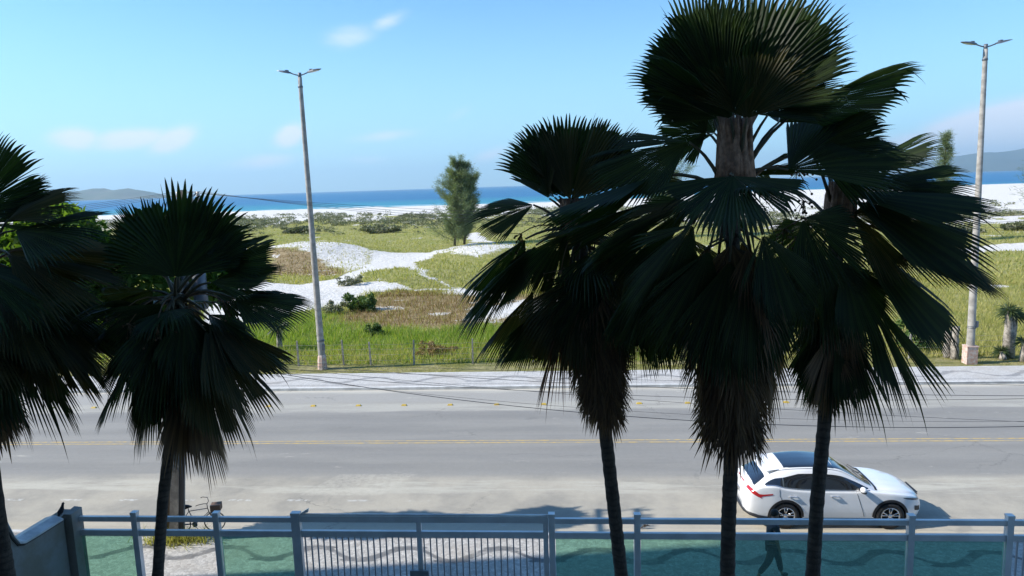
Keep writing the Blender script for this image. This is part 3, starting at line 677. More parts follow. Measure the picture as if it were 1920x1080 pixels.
for i, (x0, x1) in enumerate(segs):
    for z0, z1 in ((2.19, 2.30), (1.86, 1.99), (.22, .30)): rail(x0, x1, z0, z1, FY, fence)
    if i != 1:
        b = MB(); b.box(((x0+x1)/2, FY, 1.08), (x1-x0-.02, .012, 1.556)); b.build('glass_pane', M['fglass'], fence)
gate = empty('sliding_gate', (-3.2, FY+.02, .12)); tag(gate, 'wide grey barred gate with a lock box between green glass panes', 'gate')
for z0, z1 in ((2.20, 2.335), (1.86, 2.0), (.2, .3)): rail(-5.785, -.475, z0, z1, FY, gate)
b = MB(); b.tube([(-5.78, FY-.01, 2.365), (-.47, FY-.01, 2.365)], .026, 8); b.build('guide_rail', M['metal'], gate)
for x in (-3.22, -.53):
    b = MB(); b.box((x, FY, 1.24), (.10, .078, 2.14)); b.build('upright', M['metal'], gate)
xb = -5.72
while xb < -.6:
    if abs(xb+3.22) > .08 and abs(xb+.53) > .07:
        b = MB(); b.box((xb, FY, 1.08), (.026, .03, 1.556)); b.build('bar', M['bar'], gate)
    xb += .1365
p = at(787, 1075, FY-.05); b = MB(); b.box((p.x, FY-.07, p.z-.07), (.40, .06, .30)); b.box((p.x, FY-.101, p.z-.07), (.34, .006, .24)); b.build('lock_box', M['lockbox'], gate)
p = at(568, 965, FY); b = MB(); b.add([(p.x-.03, FY-.03, 2.40), (p.x+.05, FY-.03, 2.40), (p.x+.13, FY-.03, 2.50), (p.x+.12, FY-.03, 2.42), (p.x-.03, FY+.03, 2.40), (p.x+.05, FY+.03, 2.40), (p.x+.13, FY+.03, 2.50), (p.x+.12, FY+.03, 2.42)], [(0, 1, 3, 2), (4, 6, 7, 5), (0, 4, 5, 1), (0, 2, 6, 4), (2, 3, 7, 6), (1, 5, 7, 3)]); b.build('latch', M['metal'], gate)
gate2 = empty('barred_gate', (10.4, FY, .12)); tag(gate2, 'thin barred gate at the right edge of the picture beside the last glass pane', 'gate')
for z0, z1 in ((2.19, 2.30), (1.86, 1.98), (.2, .3)): rail(8.79, 12, z0, z1, FY, gate2)
xb = 8.9
while xb < 12:
    b = MB(); b.box((xb, FY, 1.08), (.026, .03, 1.556)); b.build('bar', M['bar'], gate2); xb += .1365

# side wall with swan-neck coping, joins the fence with a pier
wl = empty('side_wall', (-11.05, 12, .1)); tag(wl, 'stained grey boundary wall with pale sloping coping at the left', 'wall')
prof = [(13.72, 2.36), (13.3, 2.37), (12.9, 2.38), (12.55, 2.40), (12.42, 2.46), (12.3, 2.66), (12.2, 2.95), (12.1, 3.3), (11.95, 3.6), (11.6, 3.75), (9, 3.8), (2, 3.8), (-1.4, 3.8)]
def strip(prof, x0, x1, zb, zt):
    V = []; F = []
    for (y, z) in prof:
        V += [(x0, y, zb(z)), (x1, y, zb(z)), (x1, y, zt(z)), (x0, y, zt(z))]
    for i in range(len(prof)-1):
        a = i*4; c = a+4
        for k in range(4): F.append((a+k, a+(k+1) % 4, c+(k+1) % 4, c+k))
    F += [(3, 2, 1, 0), tuple(len(V)-4+k for k in range(4))]
    return V, F
b = MB(); V, F = strip(prof, -11.16, -10.94, lambda z: .1, lambda z: z-.02); b.add(V, F); b.build('wall_face', M['wall'], wl)
b = MB(); V, F = strip(prof[:-1], -11.19, -10.91, lambda z: z-.018, lambda z: z+.03); b.add(V, F); b.build('joint', M['gap'], wl)  # dark strip painted in as the shadow gap below the coping
b = MB()
V = []; F = []
for (y, z) in [(13.62, 2.36)]+prof[1:]:
    V += [(-11.26, y, z+.033), (-10.86, y, z+.033), (-10.86, y, z+.075), (-11.05, y, z+.15), (-11.26, y, z+.095)]
for i in range(len(prof)-1):
    a = i*5; c = a+5
    for k in range(5): F.append((a+k, a+(k+1) % 5, c+(k+1) % 5, c+k))
F += [(4, 3, 2, 1, 0), tuple(len(V)-5+k for k in range(5))]
b.add(V, F); b.build('coping', M['coping'], wl)
b = MB(); nx = 10; V = []; F = []
random.seed(4); x0, x1, y0, y1 = -11.25, -10.78, 13.76, 14.1
V = [(x0, y0, .1), (x1, y0, .1), (x1, y1, .1), (x0, y1, .1)]
tops = []
for (xx, yy) in ((x0, y0), (x0+.16, y0), (x0+.24, y0), (x0+.30, y0), (x1, y0), (x1, y1), (x0+.30, y1), (x0+.24, y1), (x0+.16, y1), (x0, y1)):
    zz = 2.47 if xx > x0+.28 else 2.43
    if x0+.1 < xx < x0+.28: zz = 2.40
    tops.append(len(V)); V.append((xx, yy, zz+random.uniform(-.02, .02)))
F = [(0, 1)+(tops[4], tops[3], tops[2], tops[1], tops[0]), (1, 2, tops[5], tops[4]), (2, 3, tops[9], tops[8], tops[7], tops[6], tops[5]), (3, 0, tops[0], tops[9]),
     (tops[0], tops[1], tops[8], tops[9]), (tops[1], tops[2], tops[7], tops[8]), (tops[2], tops[3], tops[6], tops[7]), (tops[3], tops[4], tops[5], tops[6])]
b.add(V, F); b.build('pier', M['wall'], wl)

# bird on the wall
def bird():
    p = at(112, 957, 13.66); p.z = 2.50; r = empty('bird', p); tag(r, 'small black bird perched upright on the end of the wall coping', 'bird')
    b = MB(); d = Vector((.35, 0, .94)).normalized()
    b.tube([p+Vector((-.05, 0, -.06)), p+Vector((-.02, 0, .02)), p+d*.07, p+d*.14, p+d*.20, p+d*.245, p+d*.275, p+d*.30], [.008, .028, .045, .046, .032, .026, .026, .008], 10)
    b.tube([p+d*.27, p+d*.27+Vector((.055, -.01, .012))], [.010, .002], 5)
    for s_ in (-1, 1): b.tube([p+Vector((.01, .018*s_, .03)), p+Vector((.02, .018*s_, -.015))], .005, 4)
    b.build('body', M['bird'], r)
    for s_ in (-1, 1):
        b = MB(); b.tube([p+d*.17+Vector((-.01, s_*.035, 0)), p+d*.09+Vector((-.025, s_*.045, 0)), p+Vector((-.045, s_*.02, -.03))], [.016, .026, .006], 7); b.build('wing', M['bird'], r)
bird()

# ------------------------------------------------------------------ lamps, poles, wires
def lamp_post(u, v, Yb, topu, topv, label, brickh, redbox):
    B = gnd(u, v); T = at(topu, topv, B.y); r = empty('street_lamp', B); tag(r, label, 'street lamp', 'tall concrete street lamps on the beach verge')
    H = T.z
    mb = MB(); n = 26; mb.tube([Vector((B.x+(T.x-B.x)*i/n, B.y, -.1+(H+.1)*i/n)) for i in range(n+1)], [.185-.085*i/n for i in range(n+1)], 16); mb.build('pole', M['concrete'], r)
    mb = MB(); mb.tube([(T.x, T.y, H-.05), (T.x, T.y, H+.22)], .085, 12); mb.tube([(T.x, T.y, H-.5), (T.x, T.y, H-.42)], .125, 12); mb.build('cap', M['lampgrey'], r)
    for sx in (-1, 1):
        A = Vector((T.x, T.y, H+.08)); E_ = A+Vector((sx*.42, -.02, .13)); mb = MB(); mb.tube([A, A.lerp(E_, .5)+Vector((0, 0, -.01)), E_], .03, 8); ar = mb.build('arm', M['lampgrey'], r)
        # LED head: tapered slab tilted up, ribbed back with driver box
        mb = MB(); d = Vector((sx*.96, 0, .20)).normalized(); nrm = Vector((-sx*.20, 0, .96)).normalized(); w_ = Vector((0, 1, 0)); V = []
        for q, hw, th in ((0, .05, .045), (.12, .12, .06), (.35, .16, .06), (.58, .13, .035), (.72, .03, .015)):
            c = E_+d*q
            V += [c-w_*hw-nrm*th*.3, c+w_*hw-nrm*th*.3, c+w_*hw*.8+nrm*th, c-w_*hw*.8+nrm*th]
        F = []
        for i in range(4):
            for k in range(4): F.append((i*4+k, i*4+(k+1) % 4, i*4+4+(k+1) % 4, i*4+4+k))
        F += [(3, 2, 1, 0), (16, 17, 18, 19)]; mb.add(V, F)
        c = E_+d*.22+nrm*.08
        for k in range(4): mb.box((c.x+sx*(k*.035-.05), c.y, c.z), (.018, .2, .07))
        hd = mb.build('lamp_head', M['lampgrey'], r)
        mb = MB(); V = []
        for q, hw in ((.14, .10), (.34, .135), (.56, .10)): c = E_+d*q-nrm*.032; V += [c-w_*hw, c+w_*hw]
        mb.add(V, [(0, 1, 3, 2), (2, 3, 5, 4)]); mb.build('lens', M['lens'], hd)
    # rendered foot
    mb = MB()
    if redbox: mb.box((B.x-.02, B.y-.02, .36), (.50, .46, .86)); mb.box((B.x-.02, B.y-.02, .815), (.54, .50, .06))
    else:
        mb.tube([(B.x, B.y, -.1), (B.x, B.y, .35), (B.x+.01, B.y, .62), (B.x, B.y, .72)], [.26, .24, .22, .19], 9, 0, False)
    mb.build('foot', M['brick'], r)
    mb = MB()
    for z in ((1.45, 1.5) if not redbox else (1.7, 1.78)): mb.tube([(B.x, B.y, z), (B.x, B.y, z+.03)], .20, 14)
    mb.box((B.x+.17, B.y-.1, 1.9 if redbox else 1.15), (.12, .1, .3)); mb.build('strap', M['lampgrey'], r)
    return r
lamp_post(605, 690, 35.6, 562, 145, 'tall concrete double-headed street lamp left of centre, with a crumbling red foot', .7, False)
lamp_post(1818, 679, 35.3, 1848, 92, 'tall concrete double-headed street lamp at the right, standing in a terracotta box', .9, True)

# utility pole
UP = gnd(332, 1008); UX, UY = -10.55, 17.15; LEAN = 1.12/9.6
up_ = empty('utility_pole', (UX, UY, .12)); tag(up_, 'weathered concrete utility pole with crossarms behind the second palm from the left', 'utility pole')
mb = MB()
V = []
for z, w0 in ((.1, .36), (9.35, .2)):
    for a_, c_ in ((-.5, -.5), (.5, -.5), (.5, .5), (-.5, .5)): V.append((UX+LEAN*z+a_*w0*.7, UY+c_*w0, z))
mb.add(V, [(0, 1, 5, 4), (1, 2, 6, 5), (2, 3, 7, 6), (3, 0, 4, 7), (4, 5, 6, 7), (3, 2, 1, 0)])
mb.build('pole', M['concrete_d'], up_)
mb = MB()
for k in range(5):
    x = UX+.14+.025*k; mb.tube([(x, UY-.12, .15), (x+LEAN*3+.02*math.sin(k), UY-.13, 3), (x+LEAN*5.5-.03, UY-.13, 5.5), (UX+LEAN*7.2+.1, UY-.1, 7.2)], .022+.008*(k % 2), 6)
mb.build('riser_cables', M['cable'], up_)
def arm(z, L, n, nm='crossarm'):
    UX = -10.55+LEAN*z
    mb = MB(); mb.box((UX+.16, UY+.05, z), (.09, L, .11)); c = mb.build(nm, M['concrete_d'], up_)
    for k in range(n):
        y = UY+.05-L/2+.12+(L-.24)*k/(n-1); m2_ = MB()
        m2_.tube([(UX+.16, y, z+.05), (UX+.16, y, z+.12), (UX+.16, y, z+.16), (UX+.16, y, z+.20), (UX+.16, y, z+.25), (UX+.16, y, z+.30)], [.02, .045, .03, .06, .035, .045], 9); m2_.build('insulator', M['porc'], c)
arm(9.0, 1.2, 4); arm(8.2, 1.4, 3); arm(6.9, 1.2, 3)
UX += LEAN*7
mb = MB(); mb.tube([(UX+.55, UY-.1, 6.35), (UX+.55, UY-.1, 6.4), (UX+.55, UY-.1, 7.3), (UX+.55, UY-.1, 7.35)], [.12, .17, .17, .12], 14); mb.box((UX+.3, UY-.1, 6.9), (.3, .1, .1)); tr = mb.build('transformer', M['lampgrey'], up_)
mb = MB()
for k in (-1, 0, 1): mb.tube([(UX+.55+.08*k, UY-.1, 7.3), (UX+.55+.08*k, UY-.1, 7.5), (UX+.55+.08*k, UY-.1, 7.62)], [.03, .045, .015], 8)
mb.build('bushing', M['porc'], tr)
mb = MB(); mb.tube([(UX, UY, 7.6), (UX-.3, UY+.3, 8.6), (UX+.3, UY+.7, 9.3)], .02, 6); mb.build('brace', M['lampgrey'], up_)

UX = -10.55; UXT = UX+LEAN*9.4
def wire(A, B, sag, r, name, label, group):
    A = Vector(A); B = Vector(B); pts = []
    for i in range(49):
        q = i/48; p = A.lerp(B, q); p.z -= 4*sag*q*(1-q); pts.append(p)
    mb = MB(); mb.tube(pts, r, 5); o = mb.build(name, M['cable']); tag(o, label, 'cable', group); return o
NX = UX+37
names = ['nearest the camera', 'second from the camera', 'third from the camera', 'farthest from the camera']
for k in range(4):
    y = UY+.05-.53+1.06*k/3
    wire((UXT+.16, y, 9.31), (NX, y, 9.6), 1.15+.16*k, .0042, 'power_line', 'thin power line sagging right over the sea, '+names[k], 'power lines on the top crossarm')
    wire((UXT+.16, y, 9.31), (UX-34, y, 9.4), 1.0+.08*k, .0042, 'power_line', 'thin power line running left from the pole top, '+names[k], 'power lines on the top crossarm')
low = [((570, 690), (1000, 765), (1900, 800), .022), ((575, 680), (1000, 715), (1900, 742), .018), ((575, 684), (1100, 742), (1900, 790), .012), ((600, 676), (1100, 700), (1900, 722), .011),
       ((575, 690), (1200, 772), (1900, 790), .010), ((575, 684), (1100, 738), (1900, 748), .016), ((575, 672), (1000, 708), (1900, 717), .012)]
desc = ['thick black communication cable crossing the asphalt in the picture, lowest of the thick ones', 'black cable crossing the far kerb line in the picture', 'thin cable above the yellow line, between two thicker ones', 'thin upper cable over the wave mosaic of the far pavement', 'lowest thin cable nearest to the yellow line', 'medium cable just below the far kerb line', 'topmost low cable along the edge of the far verge']
for k, (a, m_, e, r) in enumerate(low):
    Yw = 16.9+.08*k; Pm = at(*m_, Yw); Pe = at(*e, Yw); x0 = UX+.1; zs = 5.35-.08*k
    # parabola through the pole, the middle and the right hand reading
    A_ = np.array([[x0*x0, x0, 1], [Pm.x**2, Pm.x, 1], [Pe.x**2, Pe.x, 1]]); co = np.linalg.solve(A_, np.array([zs, Pm.z, Pe.z]))
    pts = [Vector((x, Yw, co[0]*x*x+co[1]*x+co[2])) for x in np.linspace(x0, 27, 50)]
    mb = MB(); mb.tube(pts, r*.38, 5); o = mb.build('cable', M['cable']); tag(o, desc[k], 'cable', 'communication cables slung low along the street')
    pts = [Vector((x, Yw, zs-1.3*(1-((x-(x0-17))/17)**2))) for x in np.linspace(x0-34, x0, 30)]
    mb = MB(); mb.tube(pts, r*.38, 5); o = mb.build('cable', M['cable']); tag(o, 'left-hand stretch behind the palms of the '+desc[k][:60].rsplit(' ', 1)[0].split(' crossing')[0].split(' above')[0].split(' over')[0]+', number from the road side', 'cable', 'communication cables slung low along the street'); o['label'] = ['thick low cable left of the utility pole, nearest the yard', 'low cable left of the utility pole, second from the yard', 'thin low cable left of the pole, third from the yard', 'thin low cable left of the pole, in the middle of the bundle', 'low cable left of the pole, third from the road', 'low cable left of the pole, second from the road', 'thin low cable left of the utility pole, nearest the road'][k]

# road studs
studs = []
for k in range(-9, 11):
    x = -9.04+2.0*k+ (.0)
    mb = MB(); y = 29.02
    if k == -9 or k % 7 == 3 and k > 5: pass
    V = [(x-.12, y-.07, .002), (x+.12, y-.07, .002), (x+.12, y+.07, .002), (x-.12, y+.07, .002), (x-.08, y-.035, .055), (x+.08, y-.035, .055), (x+.08, y+.035, .055), (x-.08, y+.035, .055)]
    mb.add(V, [(4, 5, 6, 7), (0, 1, 5, 4), (1, 2, 6, 5), (2, 3, 7, 6), (3, 0, 4, 7)]); o = mb.build('road_stud', M['stud'])
    ORD = ['first', 'second', 'third', 'fourth', 'fifth', 'sixth', 'seventh', 'eighth', 'ninth', 'tenth', 'eleventh']
    tag(o, ('small worn yellow road stud, %s one to the left of the left lamp' % ORD[-3-k] if k < -2 else 'small worn yellow road stud, %s one to the right of the left lamp' % (ORD+['twelfth', 'thirteenth', 'fourteenth', 'fifteenth'])[k+2]), 'road stud', 'yellow studs dividing the far lane')

# ------------------------------------------------------------------ car
def catmull(xs, ys, x):
    xs = list(xs); i = 0
    if x <= xs[0]: return ys[0]
    if x >= xs[-1]: return ys[-1]
    while x > xs[i+1]: i += 1
    h = xs[i+1]-xs[i]; q = (x-xs[i])/h
    def sl(k):
        if k == 0: return (ys[1]-ys[0])/(xs[1]-xs[0])
        if k == len(xs)-1: return (ys[-1]-ys[-2])/(xs[-1]-xs[-2])
        a = (ys[k]-ys[k-1])/(xs[k]-xs[k-1]); c = (ys[k+1]-ys[k])/(xs[k+1]-xs[k])
        return 0 if a*c <= 0 else 2*a*c/(a+c)
    m0, m1 = sl(i)*h, sl(i+1)*h
    return (2*q**3-3*q*q+1)*ys[i]+(q**3-2*q*q+q)*m0+(-2*q**3+3*q*q)*ys[i+1]+(q**3-q*q)*m1
TOP = [(-1.03, .80), (-1.0, .98), (-.92, 1.11), (-.78, 1.19), (-.55, 1.33), (-.35, 1.455), (-.1, 1.555), (.25, 1.605), (.7, 1.625), (1.1, 1.605), (1.4, 1.56), (1.75, 1.40), (2.2, 1.14), (2.36, 1.075), (2.7, 1.045), (3.1, .985), (3.35, .91), (3.5, .82), (3.58, .70), (3.61, .58)]
WID = [(-1.03, .62), (-.98, .74), (-.85, .835), (-.6, .885), (-.2, .915), (.3, .915), (1.3, .90), (2.2, .905), (2.66, .915), (3.0, .89), (3.25, .82), (3.45, .70), (3.56, .56), (3.61, .46)]
ROOF = [(-1.03, .50), (-.9, .60), (-.7, .60), (-.45, .57), (0, .60), (.7, .635), (1.3, .63), (1.8, .67), (2.3, .74), (2.7, .74), (3.2, .66), (3.5, .50), (3.61, .36)]
BELT = [(-1.03, .72), (-.9, .95), (-.6, 1.13), (-.3, 1.16), (0, 1.10), (.5, 1.055), (1.3, 1.03), (2.1, 1.02), (2.4, .995), (2.8, .955), (3.2, .87), (3.5, .72), (3.61, .52)]
BOT = [(-1.03, .45), (-.9, .33), (-.6, .27), (0, .24), (2.66, .22), (3.3, .24), (3.5, .30), (3.61, .40)]
def T(tab, x): return catmull([a for a, _ in tab], [b_ for _, b_ in tab], x)
def section(x, n=6):
    top, wd, rf, be, bo = T(TOP, x), T(WID, x), T(ROOF, x), T(BELT, x), T(BOT, x)
    be = min(be, top-.03); sh = bo+(be-bo)*.45
    ctrl = [(0, bo), (wd*.80, bo), (wd-.035, bo+.05), (wd-.005, bo+(be-bo)*.28), (wd, sh), (wd-.012, bo+(be-bo)*.72), (wd-.03, be-.05), (wd-.055, be+.0),
            (wd-.055+(rf-wd+.055)*.55, be+(top-.07-be)*.62), (rf+.01, be+(top-.075-be)*.95), (rf-.08, top-.028), (rf*.55, top-.008), (0, top)]
    out = []
    N = len(ctrl)
    for i in range(N-1):
        p0 = ctrl[max(i-1, 0)]; p1 = ctrl[i]; p2 = ctrl[i+1]; p3 = ctrl[min(i+2, N-1)]
        if i in (0,): p0 = p1
        for k in range(n):
            q = k/n; s_ = .5
            def cr(a, b_, c, d): return ((2*b_)+(-a+c)*q+(2*a-5*b_+4*c-d)*q*q+(-a+3*b_-3*c+d)*q**3)*.5
            yv = cr(p0[0], p1[0], p2[0], p3[0]); zv = cr(p0[1], p1[1], p2[1], p3[1])
            l = .35
            out.append((max(0, yv*(1-l)+(p1[0]+(p2[0]-p1[0])*q)*l), zv*(1-l)+(p1[1]+(p2[1]-p1[1])*q)*l))
    out.append(ctrl[-1]); return out
CX, CY = 5.65, 19.0        # rear axle, car centre line
def Ys(x, z):              # body half width at height z (upper side)
    s_ = section(x)
    for i in range(len(s_)-1, 0, -1):
        (y1, z1), (y0, z0) = s_[i], s_[i-1]
        if z0 <= z <= z1 and z1 > z0: return y0+(y1-y0)*(z-z0)/(z1-z0)
    return s_[-1][0]
def Zs(x, y):
    s_ = section(x)
    for i in range(len(s_)-1, 0, -1):
        (y1, z1), (y0, z0) = s_[i], s_[i-1]
        if y1 <= y <= y0 and y0 > y1: return z1+(z0-z1)*(y-y1)/(y0-y1)
    return s_[-1][1]
def car():
    r = empty('parked_car', (CX+1.33, CY, 0)); tag(r, 'white compact SUV with dark glass roof parked on the near side of the road', 'car')
    xs = sorted(set([round(-1.03+4.64*i/80, 4) for i in range(81)]+[-1.03, 3.61])); rows = [section(x) for x in xs]; n = len(rows[0])
    V = []; F = []
    full = 2*n-2
    for x, s_ in zip(xs, rows):
        ring = [(y, z) for y, z in s_]+[(-y, z) for y, z in s_[-2:0:-1]]
        V += [(CX+x, CY+y, z) for y, z in ring]
    for i in range(len(xs)-1):
        for k in range(full): F.append((i*full+k, (i+1)*full+k, (i+1)*full+(k+1) % full, i*full+(k+1) % full))
    F.append(tuple(range(full))); F.append(tuple((len(xs)-1)*full+k for k in range(full-1, -1, -1)))
    mb = MB(); mb.add(V, F, 0, True); body = mb.build('body', [M['paint'], M['black']], r)
    bm = bmesh.new(); bm.from_mesh(body.data); bmesh.ops.recalc_face_normals(bm, faces=bm.faces); bm.to_mesh(body.data); bm.free()
    cuts = []
    for ax in (0, 2.66):
        for sy in (-1, 1):
            c = MB(); y0, y1 = CY+sy*.58, CY+sy*1.1
            c.tube([(CX+ax, y0, .36), (CX+ax, y1, .36)], .405, 40, 0, False); co = c.build('cutter', M['black']); cuts.append(co)
            bm = bmesh.new(); bm.from_mesh(co.data); bmesh.ops.recalc_face_normals(bm, faces=bm.faces); bm.to_mesh(co.data); bm.free()
            md = body.modifiers.new('b', 'BOOLEAN'); md.operation = 'DIFFERENCE'; md.solver = 'EXACT'; md.object = co
    bpy.context.view_layer.update(); dg = bpy.context.evaluated_depsgraph_get()
    me = bpy.data.meshes.new_from_object(body.evaluated_get(dg)); body.modifiers.clear(); old = body.data; body.data = me; me.name = 'body'
    for c in cuts: bpy.data.objects.remove(c)
    # inside of wheel wells black
    for p_ in me.polygons:
        c = p_.center; n_ = p_.normal
        for ax in (0, 2.66):
            d = math.hypot(c.x-CX-ax, c.z-.36)
            if d < .41 and (abs(n_.y) < .3 or abs(c.y-CY) < .62) and abs(c.y-CY) < .93: p_.material_index = 1; p_.use_smooth = False
    def surf(fn, us, vs, name, m_, parent=r, off=.006, smooth=True, solid=False):
        V = []; F = []; nu, nv = len(us), len(vs)
        for u in us:
            for v in vs: V.append(fn(u, v))
        for i in range(nu-1):
            for j in range(nv-1): F.append((i*nv+j, (i+1)*nv+j, (i+1)*nv+j+1, i*nv+j+1))
        b_ = MB(); b_.add(V, F, 0, smooth); return b_.build(name, m_, parent)
    L = lambda a, c, k: [a+(c-a)*i/k for i in range(k+1)]
    # side glass, both sides
    for sy in (-1, 1):
        def topz(x): return T(BELT, x)+(T(TOP, x)-.075-T(BELT, x))*.80
        def botz(x): return T(BELT, x)+.035
        def edge(x, xa, xb):       # squeeze to a wedge at both ends of the glasshouse
            zt, zb = topz(x), botz(x)
            if x < .40: zt = min(zt, zb+((x-xa)/(.40-xa))**.85*(topz(.40)-botz(.40))+.01)
            return zb, max(zt, zb+.004)
        for nm, xa, xb in (('quarter_window', -.52, -.06), ('rear_door_window', -.04, .80), ('front_door_window', .84, 2.12)):
            def fn(x, q, xa=xa):
                zb, zt = edge(x, -.52, 2.12)
                if x > 1.95: zb = zb+(x-1.95)*.1
                z = zb+(zt-zb)*q; return (CX+x, CY+sy*(Ys(x, z)+.006), z)
            surf(fn, L(xa, xb, 16), L(0, 1, 7), nm, M['carglass'])
        def pil(x, q):
            z = botz(x)+(edge(x, -.52, 2.12)[1]-botz(x))*q; return (CX+x, CY+sy*(Ys(x, z)+.008), z)
        surf(pil, L(.795, .845, 2), L(0, 1, 6), 'window_pillar', M['black']); surf(pil, L(-.065, -.035, 2), L(0, 1, 6), 'window_pillar', M['chrome'])
        surf(lambda x, q: (CX+x, CY+sy*(Ys(x, botz(x)-.02+q*.02)+.009), botz(x)-.02+q*.02), L(-.5, 2.15, 30), L(0, 1, 1), 'window_trim', M['rim'])
        # seams of the doors
        for pts in ([(.82, z) for z in L(.36, 1.05, 12)], [(2.0-.02*k, z) for k, z in enumerate(L(.36, 1.02, 10))], [(-.16+.30*max(0, (.92-z))**.8, z) for z in L(.62, 1.12, 10)], [(x, .33) for x in L(.45, 2.05, 12)]):
            b_ = MB(); b_.tube([(CX+x, CY+sy*(Ys(x, z)+.0), z) for x, z in pts], .0055, 5); b_.build('door_seam', M['black'], r)
        # door handles
        for hx in (.18, 1.25):
            z = .90; b_ = MB(); yb = Ys(hx, z); b_.tube([(CX+hx-.10, CY+sy*(yb+.005), z), (CX+hx-.07, CY+sy*(yb+.035), z+.003), (CX+hx+.07, CY+sy*(yb+.035), z+.003), (CX+hx+.10, CY+sy*(yb+.005), z)], .016, 7); b_.build('door_handle', M['chrome'], r)
        # mirror
        mx, mz = 1.93, 1.08; yb = Ys(mx, mz); b_ = MB(); b_.ball((CX+mx, CY+sy*(yb+.15), mz+.03), (.075, .11, .075), 0, 14, 9); b_.tube([(CX+mx+.02, CY+sy*(yb-.02), mz-.02), (CX+mx, CY+sy*(yb+.1), mz)], .025, 6, 0); mi = b_.build('mirror', M['paint'], r)
        b_ = MB(); b_.ball((CX+mx+.012, CY+sy*(yb+.15), mz-.02), (.072, .105, .05), 0, 12, 7); b_.build('mirror_base', M['black'], mi)
        # tail lamp: swept wedge
        tri = [(-.97, 1.06), (-.80, .985), (-.66, .90), (-.60, .82), (-.62, .90), (-.55, .955), (-.35, .965), (-.55, 1.0), (-.75, 1.03)]
        def tl(q, w_):
            x = -.955+(.62)*q; zc = 1.07-.16*min(q/.45, 1)+(.05*max(0, q-.45)/.55); hw = .028+.035*math.sin(min(1, q*1.6)*PI)*.9
            hw = max(.008, hw*(1-q*.75)+.01); z = zc+hw*(w_*2-1); return (CX+x, CY+sy*(Ys(x, z)+.008), z)
        surf(tl, L(0, 1, 18), L(0, 1, 3), 'tail_lamp', M['red'])
        def tl2(q, w_):
            x = -.78+.17*q; zc = .955-.11*q; z = zc+(.035*(1-q)+.005)*(w_*2-1); return (CX+x, CY+sy*(Ys(x, z)+.010), z)
        surf(tl2, L(0, 1, 6), L(0, 1, 2), 'tail_lamp', M['red'])
        def hl(q, w_):
            x = 2.98+.50*q; zc = .855-.10*q; z = zc+(.008+.03*q*(1.15-q)*2)*(w_*2-1); return (CX+x, CY+sy*(Ys(x, z)+.007), z)
        surf(hl, L(0, 1, 12), L(0, 1, 3), 'headlamp', M['headlamp'])
        def fl(q, w_):
            x = 3.30+.18*q; z = .50+.12*w_-.05*q; return (CX+x, CY+sy*(Ys(x, z)+.006), z)
        surf(fl, L(0, 1, 4), L(0, 1, 4), 'fog_lamp', M['black'])
        # arch cladding
        for ax in (0, 2.66):
            V = []; F = []; K = 30
            for k in range(K+1):
                a_ = rad(-8)+rad(196)*k/K
                for rr in (.395, .425, .462):
                    x = ax+rr*math.cos(a_); z = .36+rr*math.sin(a_); z = max(z, .23); V.append((CX+x, CY+sy*(Ys(x, max(z, T(BOT, x)+.03))+.010), z))
            for k in range(K):
                for j in range(2): F.append((k*3+j, k*3+j+1, k*3+j+4, k*3+j+3))
            b_ = MB(); b_.add(V, F, 0, True); b_.build('arch_cladding', M['black'], r)
        surf(lambda x, q: (CX+x, CY+sy*(Ys(x, .33)+.006-.02*(1-q)), .20+.12*q), L(.43, 2.23, 16), L(0, 1, 2), 'sill', M['black'])
        surf(lambda x, q: (CX+x, CY+sy*(Ys(x, .33)+.012), .325+.022*q), L(.43, 2.23, 16), L(0, 1, 1), 'sill_highlight_trim', M['paint'])  # white moulding whose colour stands for a highlight along the sill
        for hx in (0, 2.66): pass
    # windscreen, roof, rear window
    def roofmap(x, q): y = q*(T(ROOF, x)-.045 if x > .15 else T(ROOF, x)-.06); return (CX+x, CY+y, Zs(x, abs(y))+.007)
    Q = L(-1, 1, 16)
    surf(lambda x, q: roofmap(x, q*.985), L(.02, 1.30, 18), Q, 'glass_roof', M['carglass'])
    surf(lambda x, q: roofmap(x-.05*q*q*1.2, q*.96), L(1.34, 2.30, 16), Q, 'windscreen', M['carglass'])
    def rw(q, s_): x = -.80+.30*q; hw = (.66-.10*q); y = s_*hw; return (CX+x+.02*s_*s_, CY+y, Zs(x+.02*s_*s_, min(abs(y), T(ROOF, x)-.001))+.012)
    surf(rw, L(0, 1, 8), Q, 'rear_window', M['carglass'])
    b_ = MB()
    for s_ in (-1, 1): b_.tube([(CX+2.34, CY-.05+s_*.35, 1.10), (CX+2.16, CY+.02+s_*.25, 1.20), (CX+2.02, CY+.2+s_*.2, Zs(2.02, .3)+.03)], .008, 5)
    b_.build('wiper', M['black'], r)
    surf(lambda x, q: (CX+x, CY+q*(T(ROOF, 2.33)), Zs(x, abs(q*T(ROOF, 2.33))-.001)+.008), L(2.305, 2.37, 2), Q, 'cowl', M['black'])
    for sy in (-1, 1):
        b_ = MB(); b_.tube([(CX+x, CY+sy*(T(ROOF, x)-.02), Zs(x, T(ROOF, x)-.02)+.012) for x in L(-.25, 1.9, 20)], .010, 5); b_.build('roof_trim', M['paint'], r)
    # spoiler, lower bumper, grille, antenna
    surf(lambda x, q: (CX+x, CY+q*.58, T(TOP, -.22)+.012+.15*(x+.22)-.02*q*q+(.03 if x > -.5 else .0)*0), L(-.46, -.12, 4), L(-1, 1, 10), 'spoiler', M['paint'])
    V = []
    b_ = MB()
    hf = [(CX-.45, .88, .29), (CX-.70, .865, .33), (CX-.88, .79, .38), (CX-.99, .6, .42), (CX-1.02, .3, .44)]
    b_.tube([(x, CY-y, z) for x, y, z in hf]+[(x, CY+y, z) for x, y, z in hf[::-1]], [.03, .045, .05, .06, .06, .06, .06, .05, .045, .03], 8)
